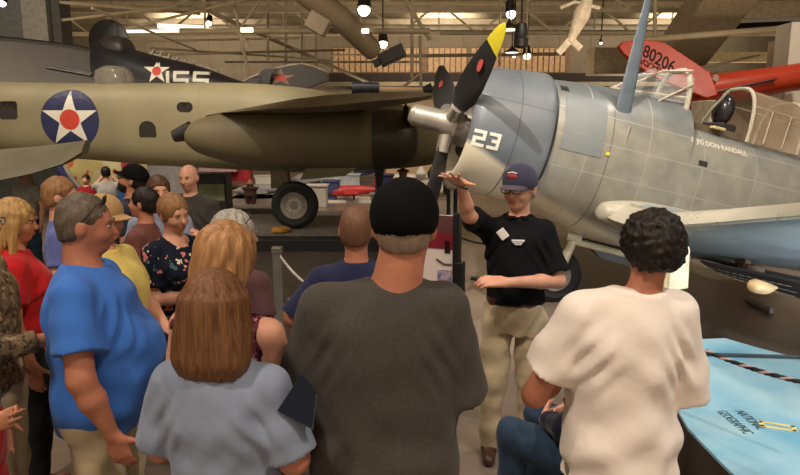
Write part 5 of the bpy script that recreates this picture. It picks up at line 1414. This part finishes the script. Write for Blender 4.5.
# white gear door behind the curly head
mb = MB(); q = [P(672, 262, 5.1), P(688, 244, 5.1), P(690, 250, 5.1), P(688, 288, 5.1), P(668, 292, 5.1)]
Mi = (Matrix.Translation(HUB) @ Euler((0, R(13), R(8))).to_matrix().to_4x4()).inverted()
vs = [Mi @ v for v in q]+[Mi @ (v+Vector((.0, .03, 0))) for v in q]; n = 5
mb.add(vs, [tuple(range(n)), tuple(range(2*n-1, n-1, -1))]+[(i, (i+1) % n, n+(i+1) % n, n+i) for i in range(n)]); mb.build('gear_door', mat('door_cream', col255(222, 214, 184), rough=.4), sb)
# tail surfaces (beyond the frame)
wing_mesh([((6.6, .05, .25), (7.9, .05, .25), .1), ((7.0, 2.2, .3), (7.8, 2.2, .3), .05)]).build('tailplane', wing_m, sb, True)
mb = MB(); mb.prism([(6.4, .3), (7.9, .2), (8.1, 1.5), (7.5, 1.6)], -.04, .04, Matrix.Rotation(R(90), 4, 'X')); mb.build('fin', wing_m, sb, bevel=.02)

# --- olive bomber
olive = skin_mat('olive_paint', col255(150, 140, 108), col255(130, 122, 94), per=1.9, rough=.5, line_alpha=.8, scale=1.2, seam=.02)
olive_d = skin_mat('olive_nacelle', col255(122, 110, 80), col255(102, 92, 68), rough=.5, scale=1.2)
Yb = 13.0; zt = P(100, 81, Yb-.7).z; zb = P(100, 172, Yb-.7).z; zc = (zt+zb)/2; hz = (zt-zb)/2
bo = bpy.data.objects.new('bomber_aircraft', None); COL.objects.link(bo); bo.location = (0, Yb, 0)
tag(bo, 'long olive-tan twin-engine bomber with a blue star roundel across the left half', 'aircraft')
xl = lambda px, Y=Yb-.7: P(px, 120, Y).x
mb = MB(); mb.loft(smooth_secs([(xl(-190), 0, zc+.35, .2, .3, .3, 2.5), (xl(-60), 0, zc+.10, .55, hz*.9, hz*.66, 3.0), (xl(60), 0, zc, .66, hz, hz*.74, 3.0), (xl(150), 0, zc, .68, hz, hz*.90, 3.2), (xl(235), 0, zc, .70, hz, hz, 3.2), (xl(300), 0, zc-.05, .68, hz*.95, hz, 3.0), (xl(355), 0, zc-.15, .62, hz*.85, hz*.85, 2.6), (xl(430), 0, zc-.25, .45, hz*.66, hz*.6, 2.2), (xl(470), 0, zc-.30, .12, .15, .15, 2)], 6), 64)
bf = mb.build('fuselage', olive, bo, True)
u, v, d = (1, 0, 0), (0, 0, 1), (0, 1, 0)
insignia(bf, bo, (xl(69), -3, P(69, 119.5, Yb-.7).z), u, v, d, 29*(Yb-.7)/FPX)
def window(x0, y0, x1, y1, r, name='window'):
    w, h = (xl(x1)-xl(x0)), P(0, y0, Yb-.7).z-P(0, y1, Yb-.7).z
    pts = []
    for cx, cy, a0 in ((w/2-r[0], h/2-r[0], 0), (-w/2+r[0], h/2-r[0], 90), (-w/2+r[1], -h/2+r[1], 180), (w/2-r[1], -h/2+r[1], 270)):
        for k in range(7): rr = r[0] if a0 < 180 else r[1]; pts.append((cx+rr*math.cos(R(a0+15*k)), cy+rr*math.sin(R(a0+15*k)), 0))
    me = bpy.data.meshes.new('w'); me.from_pydata(pts, [], [tuple(range(len(pts)))]); wrap_on(me, bf, ((xl(x0)+xl(x1))/2, -3, (P(0, y0, Yb-.7).z+P(0, y1, Yb-.7).z)/2), u, v, d, .008, .2)
    link(name, me, mat('window_dark', col255(34, 28, 24), rough=.15), bo)
window(-3, 101, 16, 119, (.06, .06)); window(138, 121, 155, 137, (.15, .02)); window(177, 102, 193, 112, (.09, .09))
# dorsal turret
tx = xl(101)
tu = bpy.data.objects.new('turret', None); COL.objects.link(tu); tu.parent = bo; tu.location = (tx, 0, zt)
mb = MB(); mb.lathe([(.36, -.05), (.37, .10), (.33, .24), (.2, .32), (.001, .34)], 28); mb.build('dome', mat('turret_glass', col255(170, 160, 144), rough=.1, alpha=.5, var=.1), tu, True)
mb = MB(); mb.lathe([(.30, -.1), (.30, .03), (.26, .03)], 28); mb.box((-.18, -.15, 0), (.2, .15, .26)); mb.build('gun_mount', mat('gunmetal', col255(58, 54, 50), rough=.4, metal=.4), tu, bevel=.01)
for q, (ax_, ay_) in enumerate(((50, 68), (59, 67))):
    mb = MB(); g0 = P(94 if q == 0 else 90, 76 if q == 0 else 74, Yb)-Vector((tx, Yb, zt)); g1 = P(ax_, ay_, Yb)-Vector((tx, Yb, zt)); g0.y = g1.y = -.12+.24*q; mb.tube([g0, g1], .035, 8); mb.build('gun_barrel', black_m, tu, True)
# near tailplane at the left
Yt = 8.4
T = lambda px, py: P(px, py, Yt)-Vector((0, Yb, 0))
wm_ = MB(); top = [(-30, 152), (0, 151), (40, 148), (80, 143.5), (90, 143.5)]; bot = [(-30, 184), (0, 180), (30, 174), (62, 164), (82, 152)]
vs = []; fs = []
for (a, b), (c, d2) in zip(top, bot):
    A = P(a, b, Yt)-Vector((0, Yb, 0)); B = P(c, d2, Yt-1.0)-Vector((0, Yb, 0))
    # underside slopes away from the leading edge
    for k in range(12):
        w = 2*PI*k/12; f = .5-.5*math.cos(w); th = .09*math.sin(w)*(1-.3*f)
        vs.append(A.lerp(B, f)+Vector((0, 0, th)))
for i in range(4):
    for k in range(12): k2 = (k+1) % 12; fs.append((i*12+k, i*12+k2, (i+1)*12+k2, (i+1)*12+k))
fs += [tuple(range(12))[::-1], tuple(48+k for k in range(12))]
wm_.add(vs, fs); wm_.build('tailplane', skin_mat('olive_grey_paint', col255(128, 122, 102), col255(108, 104, 86), rough=.45), bo, True, angle=60)
# starboard nacelle
Yn = 11.0; nz = lambda px, py: P(px, py, Yn-.5)
def nsec(px, yt, yb, hy, e): a = nz(px, yt); b = nz(px, yb); return (a.x, Yn-Yb, (a.z+b.z)/2, hy, (a.z-b.z)/2, (a.z-b.z)/2, e)
mb = MB(); mb.loft(smooth_secs([nsec(175, 131, 140, .06, 2), nsec(178, 126, 147, .18, 2), nsec(192, 118, 156, .34, 2), nsec(225, 111, 165, .47, 2.1), nsec(265, 108, 170, .55, 2.2), nsec(320, 106, 171, .58, 2.2), nsec(372, 108, 170, .58, 2.1)], 6), 48)
mb.build('nacelle', olive_d, bo, True)
mb = MB(); mb.loft(smooth_secs([nsec(372, 107, 171, .60, 2), nsec(400, 109, 169, .60, 2), nsec(414, 116, 162, .52, 2), nsec(418, 124, 155, .42, 2)], 5), 48); mb.build('cowling', mat('cowl_brown', col255(64, 56, 44), rough=.45), bo, True)
mb = MB(); mb.tube([nz(163, 137)-Vector((0, Yb-.5, 0)), nz(182, 131)-Vector((0, Yb-.5, 0))], [.10, .17], 12); mb.build('exhaust_tip', black_m, bo, True)
# engine propeller: silver hub, one dark blade hanging down
hubp = nz(424, 138)-Vector((0, Yb-.5, 0))
pr2 = bpy.data.objects.new('propeller', None); COL.objects.link(pr2); pr2.parent = bo; pr2.location = nz(388, 138)-Vector((0, Yb-.5, 0))
for ang in (180, 60, -60):
    mb = blade_mesh(1.05, .24); o = mb.build('propeller_blade', [black_m, yel_m], pr2, True); o.rotation_euler = (R(ang), 0, 0); o.location = (-.16, 0, 0) if ang == 180 else (.3, 0, 0)
# starboard wing: seen nearly edge-on, reaching towards the viewer
Ww = []
for (pl, yl, pt, yt_, Y, th) in ((352, 108, 205, 116, 12.2, .34), (372, 104, 222, 113, 10.6, .30), (400, 102, 262, 110, 9.6, .26), (432, 97, 330, 106, 8.6, .16), (437, 94, 372, 101, 8.2, .05)):
    le = P(pl, yl, Y)-Vector((0, Yb, 0)); te = P(pt, yt_, Y+.1)-Vector((0, Yb, 0)); Ww.append((le, te, th))
wing_mesh(Ww).build('wing', skin_mat('olive_wing', col255(136, 120, 92), col255(112, 98, 76), rough=.45), bo, True, angle=50)
# gear
wg = bpy.data.objects.new('landing_gear', None); COL.objects.link(wg); wg.parent = bo
wheel(wg, Vector((P(295, 204, 11).x, 11-Yb, .225+.41)), .41, .30, spokes=16)
mb = MB(); c = Vector((P(276, 200, 11).x, 11.25-Yb, 0)); mb.tube([c+Vector((.25, 0, .64)), c+Vector((.05, 0, 1.4))], .08, 12); mb.box((c.x-.12, c.y-.05, .9), (c.x+.18, c.y+.2, 1.35)); mb.build('gear_leg', olive_d, wg, True)
mb = MB(); a = P(307, 165, 10.8)-Vector((0, Yb, 0)); b = P(360, 172, 10.8)-Vector((0, Yb, 0)); q = [a, P(366, 162, 10.8)-Vector((0, Yb, 0)), P(345, 176, 10.8)-Vector((0, Yb, 0)), P(300, 180, 10.8)-Vector((0, Yb, 0))]
mb.add(q+[v_+Vector((0, .03, 0)) for v_ in q], [(0, 1, 2, 3), (7, 6, 5, 4), (0, 4, 5, 1), (1, 5, 6, 2), (2, 6, 7, 3), (3, 7, 4, 0)]); mb.build('gear_door', olive_d, wg)

# --- black aircraft 155 behind
Yk = 20
bk = bpy.data.objects.new('dark_aircraft', None); COL.objects.link(bk); bk.location = (0, Yk, 0)
tag(bk, 'near-black aircraft with a white star and number 155 raised behind the bomber', 'aircraft')
nvy = mat('midnight_paint', col255(34, 33, 38), rough=.4, var=.15, scale=2)
kp = lambda px, py: P(px, py, Yk)-Vector((0, Yk, 0))
def ksec(px, yt, yb, hy): a = kp(px, yt); b = kp(px, yb); return (a.x, 0, (a.z+b.z)/2, hy, (a.z-b.z)/2, (a.z-b.z)/2, 2.3)
mb = MB(); mb.loft(smooth_secs([ksec(96, 42, 92, .5), ksec(112, 42, 96, .7), ksec(150, 54, 102, .8), ksec(200, 66, 106, .8), ksec(245, 82, 110, .5), ksec(300, 92, 108, .1)], 5), 40); kf = mb.build('fuselage', nvy, bk, True)
mb = MB(); mb.loft(smooth_secs([ksec(97, 42, 60, .12), ksec(110, 36, 60, .5), ksec(126, 38, 60, .55), ksec(131, 44, 58, .3)], 4), 30); mb.build('cowl_top', mat('dark_grey_cowl', col255(54, 48, 46), rough=.5), bk, True)
mb = MB(); c = kp(100, 38); r = c.x-kp(79, 38).x
mb.lathe([(.001, -.05), (r*.9, -.04), (r, 0), (r*.9, .04), (.001, .05)], 40, Matrix.Translation(c+Vector((0, .6, 0))) @ Matrix.Rotation(R(90), 4, 'X')); mb.build('rudder', mat('rudder_black', col255(18, 16, 16), rough=.5), bk, True)
me = star_mesh(12.5*Yk/FPX); wrap_on(me, kf, (P(156.5, 70, Yk-.8).x, -3, P(156.5, 71, Yk-.8).z), u, v, d, .01, .2); link('insignia_star', me, ins_white, bk)
me = disc_mesh(4.2*Yk/FPX); wrap_on(me, kf, (P(156.5, 70, Yk-.8).x, -3, P(156.5, 71, Yk-.8).z), u, v, d, .02, .2); link('insignia_centre', me, ins_red, bk)
o = block_digits('155', .52, kf, bk, (P(187, 80, Yk-.8).x, -3, P(184, 80, Yk-.8).z), ins_white, 'number', .85, .18, .22); o['label'] = 'white number 155'
mb = MB()
for k in range(9):
    x = 152+k*8; zz = 58+k*2.6
    mb.tube([kp(x, zz)+Vector((0, -.45, -.25)), kp(x+2, zz-1)+Vector((0, 0, .22)), kp(x, zz)+Vector((0, .45, -.25))], .035, 6)
mb.tube([kp(150, 60)+Vector((0, -.4, 0)), kp(228, 82)+Vector((0, -.4, 0))], .05, 6); mb.tube([kp(150, 57)+Vector((0, 0, .1)), kp(214, 76)+Vector((0, 0, .15)), kp(230, 84)], .05, 6)
mb.build('canopy_frame', mat('frame_grey', col255(150, 142, 130), rough=.5), bk, True)
# grey winged aircraft, right behind
gw = bpy.data.objects.new('grey_aircraft', None); COL.objects.link(gw); gw.location = (0, 21, 0)
tag(gw, 'dark grey aircraft wing with a red star and pale rim rising behind the bomber', 'aircraft')
gp = lambda px, py, y=0: P(px, py, 21)-Vector((0, 21, 0))+Vector((0, y, 0))
mb = MB(); poly = [(236, 86), (250, 78), (270, 70), (290, 65.5), (302, 64), (314, 67), (326, 72), (330, 80), (300, 92), (250, 95)]
vs = [gp(*p, -.05) for p in poly]+[gp(*p, .08) for p in poly]; n = len(poly)
mb.add(vs, [tuple(range(n)), tuple(range(2*n-1, n-1, -1))]+[(i, (i+1) % n, n+(i+1) % n, n+i) for i in range(n)]); mb.build('wing', mat('wing_dark_grey', col255(62, 56, 52), rough=.5), gw, bevel=.02)
mb = MB(); mb.tube([gp(*p) for p in poly[:7]], .045, 8); mb.build('wing_rim', mat('rim_pale', col255(176, 166, 148), rough=.4), gw, True)
me = star_mesh(.36); 
for w in me.vertices: c = gp(281, 78, -.07); w.co = c+Vector((w.co.x*1.4, 0, w.co.y*.8))
link('star', me, mat('star_faded', col255(160, 120, 104)), gw)
me = disc_mesh(.12)
for w in me.vertices: c = gp(281, 78, -.08); w.co = c+Vector((w.co.x*1.4, 0, w.co.y*.8))
link('star_centre', me, ins_red, gw)
mb = MB(); mb.prism([(0, 0), (.35, .28), (.75, .30), (.55, .1), (.42, -.5), (.2, -.5), (.25, .05)], -.04, .04, Matrix.Translation(gp(257, 79, -.4)) @ Matrix.Rotation(R(90), 4, 'X')); mb.build('tail_fin', black_m, gw, bevel=.01)
# tube-like wing behind the bomber's wing tip
sp_ = bpy.data.objects.new('missile_body', None); COL.objects.link(sp_); sp_.location = (0, 15, 0); tag(sp_, 'slim horizontal body with navy front and tan rear end above the wing tip', 'missile')
q = lambda px, py: P(px, py, 15)-Vector((0, 15, 0))
mb = MB(); mb.tube([q(352, 88), q(379, 88)], [.15, .13], 16); mb.build('navy_section', mat('section_navy', col255(48, 46, 58), rough=.5), sp_, True)
mb = MB(); mb.tube([q(379, 90), q(424, 91)], [.08, .08], 16); mb.build('tan_section', tan_w, sp_, True)
mb = MB(); mb.tube([q(423, 91), q(432, 89)], [.09, .14], 16); mb.build('end_cap', black_m, sp_, True)

# --- orange-red aircraft at the right
Yr = 14
rd = bpy.data.objects.new('red_aircraft', None); COL.objects.link(rd); rd.location = (0, Yr, 0)
tag(rd, 'orange-red aircraft with dark serial number behind the cockpit of number 23', 'aircraft')
redp = skin_mat('red_paint', col255(206, 70, 38), col255(182, 56, 30), rough=.38)
rp = lambda px, py, y=0: P(px, py, Yr)-Vector((0, Yr, 0))+Vector((0, y, 0))
wst = []
poly = [(616, 47), (622, 42), (640, 40), (656, 41), (664, 43), (700, 72), (694, 86), (660, 78)]
poly2 = [(616, 47), (619, 54), (634, 70), (650, 82), (690, 100), (702, 96), (700, 74), (664, 43), (656, 41), (640, 40), (622, 42)]
vs = [rp(*p, -.06-(p[1]-40)*.012) for p in poly2]+[rp(*p, .10-(p[1]-40)*.012) for p in poly2]; n = len(poly2); mb = MB()
mb.add(vs, [tuple(range(n)), tuple(range(2*n-1, n-1, -1))]+[(i, (i+1) % n, n+(i+1) % n, n+i) for i in range(n)]); rw = mb.build('wing', redp, rd, bevel=.03)
me = text_mesh('80206', .62, .004, bold=.01)
A = rp(648, 49, -.30); B = rp(672, 76, -.62); Ux = (rp(672, 74)-rp(640, 52)); Ux.y = -.2; Ux.normalize(); Vx = Vector((.25, 0, 1)).normalized()
c = rp(649, 62, -.52)
for w in me.vertices: w.co = c+Ux*w.co.x*.47+Vx*w.co.y*.55+Vector((0, w.co.z, 0))
o = link('serial_number', me, mat('serial_black', col255(62, 24, 26), rough=.5), rd); o['label'] = 'dark serial number 80206'
def rsec(px, yt, yb, hy): a = rp(px, yt); b = rp(px, yb); return (a.x, .2, (a.z+b.z)/2, hy, (a.z-b.z)/2, (a.z-b.z)/2, 2.3)
mb = MB(); mb.loft(smooth_secs([rsec(684, 86, 112, .4), rsec(700, 76, 110, .5), rsec(735, 71, 104, .5), rsec(770, 67, 96, .45), rsec(820, 60, 88, .35)], 5), 36); mb.build('fuselage', redp, rd, True)
mb = MB(); mb.tube([rp(690, 97, -.32), rp(730, 88, -.34), rp(768, 80, -.30)], .03, 6); mb.build('trim_stripe', mat('stripe_dark', col255(88, 26, 20), rough=.5), rd, True)
mb = MB(); mb.lathe([(.001, 0), (.07, .0), (.07, .02), (.001, .02)], 18, Matrix.Translation(rp(708, 79, -.32)) @ Matrix.Rotation(R(90), 4, 'X')); mb.build('round_emblem', mat('emblem_pale', col255(190, 170, 150)), rd)
# pale cabinets between the red aircraft and the cockpit
mb = MB(); a = P(705, 128, 11); b = P(724, 100, 11); mb.box((a.x, 11, 0), (b.x, 11.6, b.z)); tag(mb.build('cabinet', mat('cabinet_cream', col255(176, 160, 134)), bevel=.02), 'cream cabinet seen through the open cockpit', 'cabinet')
# ------------------------------------------------------------ light
w = bpy.data.worlds.new('world'); SC.world = w; w.use_nodes = True
bg = w.node_tree.nodes['Background']; bg.inputs[0].default_value = (1, .80, .58, 1); bg.inputs[1].default_value = .75
def spot(loc, target, e, size, col=(1, .87, .71), r=.35, blend=.6):
    l = bpy.data.lights.new('spotlight', 'SPOT'); l.energy = e; l.spot_size = R(size); l.spot_blend = blend; l.color = col; l.shadow_soft_size = r
    o = bpy.data.objects.new('spotlight', l); COL.objects.link(o); o.location = loc
    o.rotation_euler = (Vector(target)-Vector(loc)).to_track_quat('-Z', 'Y').to_euler(); return o
spot((-3.5, -1.0, 8.6), (-.8, 2.8, 1.0), 1500, 60)
spot((3.0, -1.0, 8.6), (1.2, 3.0, 1.0), 1300, 60)
spot((-5, 6, 8.8), (-1.5, 4, 1.3), 1000, 55)
spot((-1.4, 2.2, 7.6), (1.6, 6, 2.0), 2600, 36, (1, .92, .80), .05)
spot((5, 0, 8.8), (3.4, 6, 2.0), 750, 36, (1, .90, .76), .2)
spot((6, 5, 8.8), (3.2, 6, 1.5), 900, 70, (1, .90, .78))
spot((-3, 5, 8.9), (-6, 13, 2.2), 2200, 60)
spot((-9, 9, 8.9), (-8, 14, 2.5), 1400, 90)
spot((8, 9, 8.9), (6, 14, 3), 1500, 70)
spot((3, 14, 8.8), (2, 19, 1), 900, 70)
spot((-5, 16, 8.8), (-3, 17.5, .5), 900, 60)
spot((4.5, 1.5, 6.5), (2.6, 3.2, .4), 350, 55, (.85, .95, 1))
spot((-7, 4.5, 8.6), (-4.6, 8.2, 1.0), 2200, 40)  # added to brighten the far blonde woman
spot((.5, 10, 8.5), (4.6, 8.6, 0), 1500, 60)  # added to brighten the floor under the wing
spot((-3, 9, 4.5), (-5, 15.8, 1.2), 260, 70)  # added in mid-air to brighten the far exhibits, no fixture
for x in (-14, -5, 4, 13):
    spot((x, 10, 8.7), (x*1.6, 40, 6.2), 2600, 62, (1, .86, .66), .6)  # added to brighten the roof framing from the near side
spot((-2, 10, 8.7), (-3, 17.5, .8), 1400, 50)  # added to brighten the far display floor
spot((-.6, .8, 7.5), (.55, 3.6, 1.5), 380, 22, (1, .9, .78), .2)
# added area lights without fixtures, facing up to brighten the roof
for x, y, sx, e in ((-20, 36, 18, 600), (0, 36, 18, 750), (20, 36, 18, 600), (-12, 20, 10, 260), (10, 20, 10, 260)):
    l = bpy.data.lights.new('roof_fill', 'AREA'); l.shape = 'RECTANGLE'; l.size = sx; l.size_y = 6; l.energy = e; l.color = (1, .84, .62)
    o = bpy.data.objects.new('roof_fill', l); COL.objects.link(o); o.location = (x, y, 3.0); o.rotation_euler = (R(180), 0, 0)
for x in (-14, 3, 18):
    spot((x, 41, 8.2), (x, 50, 6.6), 2200, 110)
spot((3.6, 3.4, .45), (3.4, 5.2, 1.5), 320, 110, (.88, .94, 1), .3)  # added low light without a fixture, brightens the wing underside
SC.view_settings.view_transform = 'Standard'; SC.view_settings.look = 'None'; SC.view_settings.gamma = 1; SC.view_settings.use_curve_mapping = False
SC.view_settings.exposure = 0
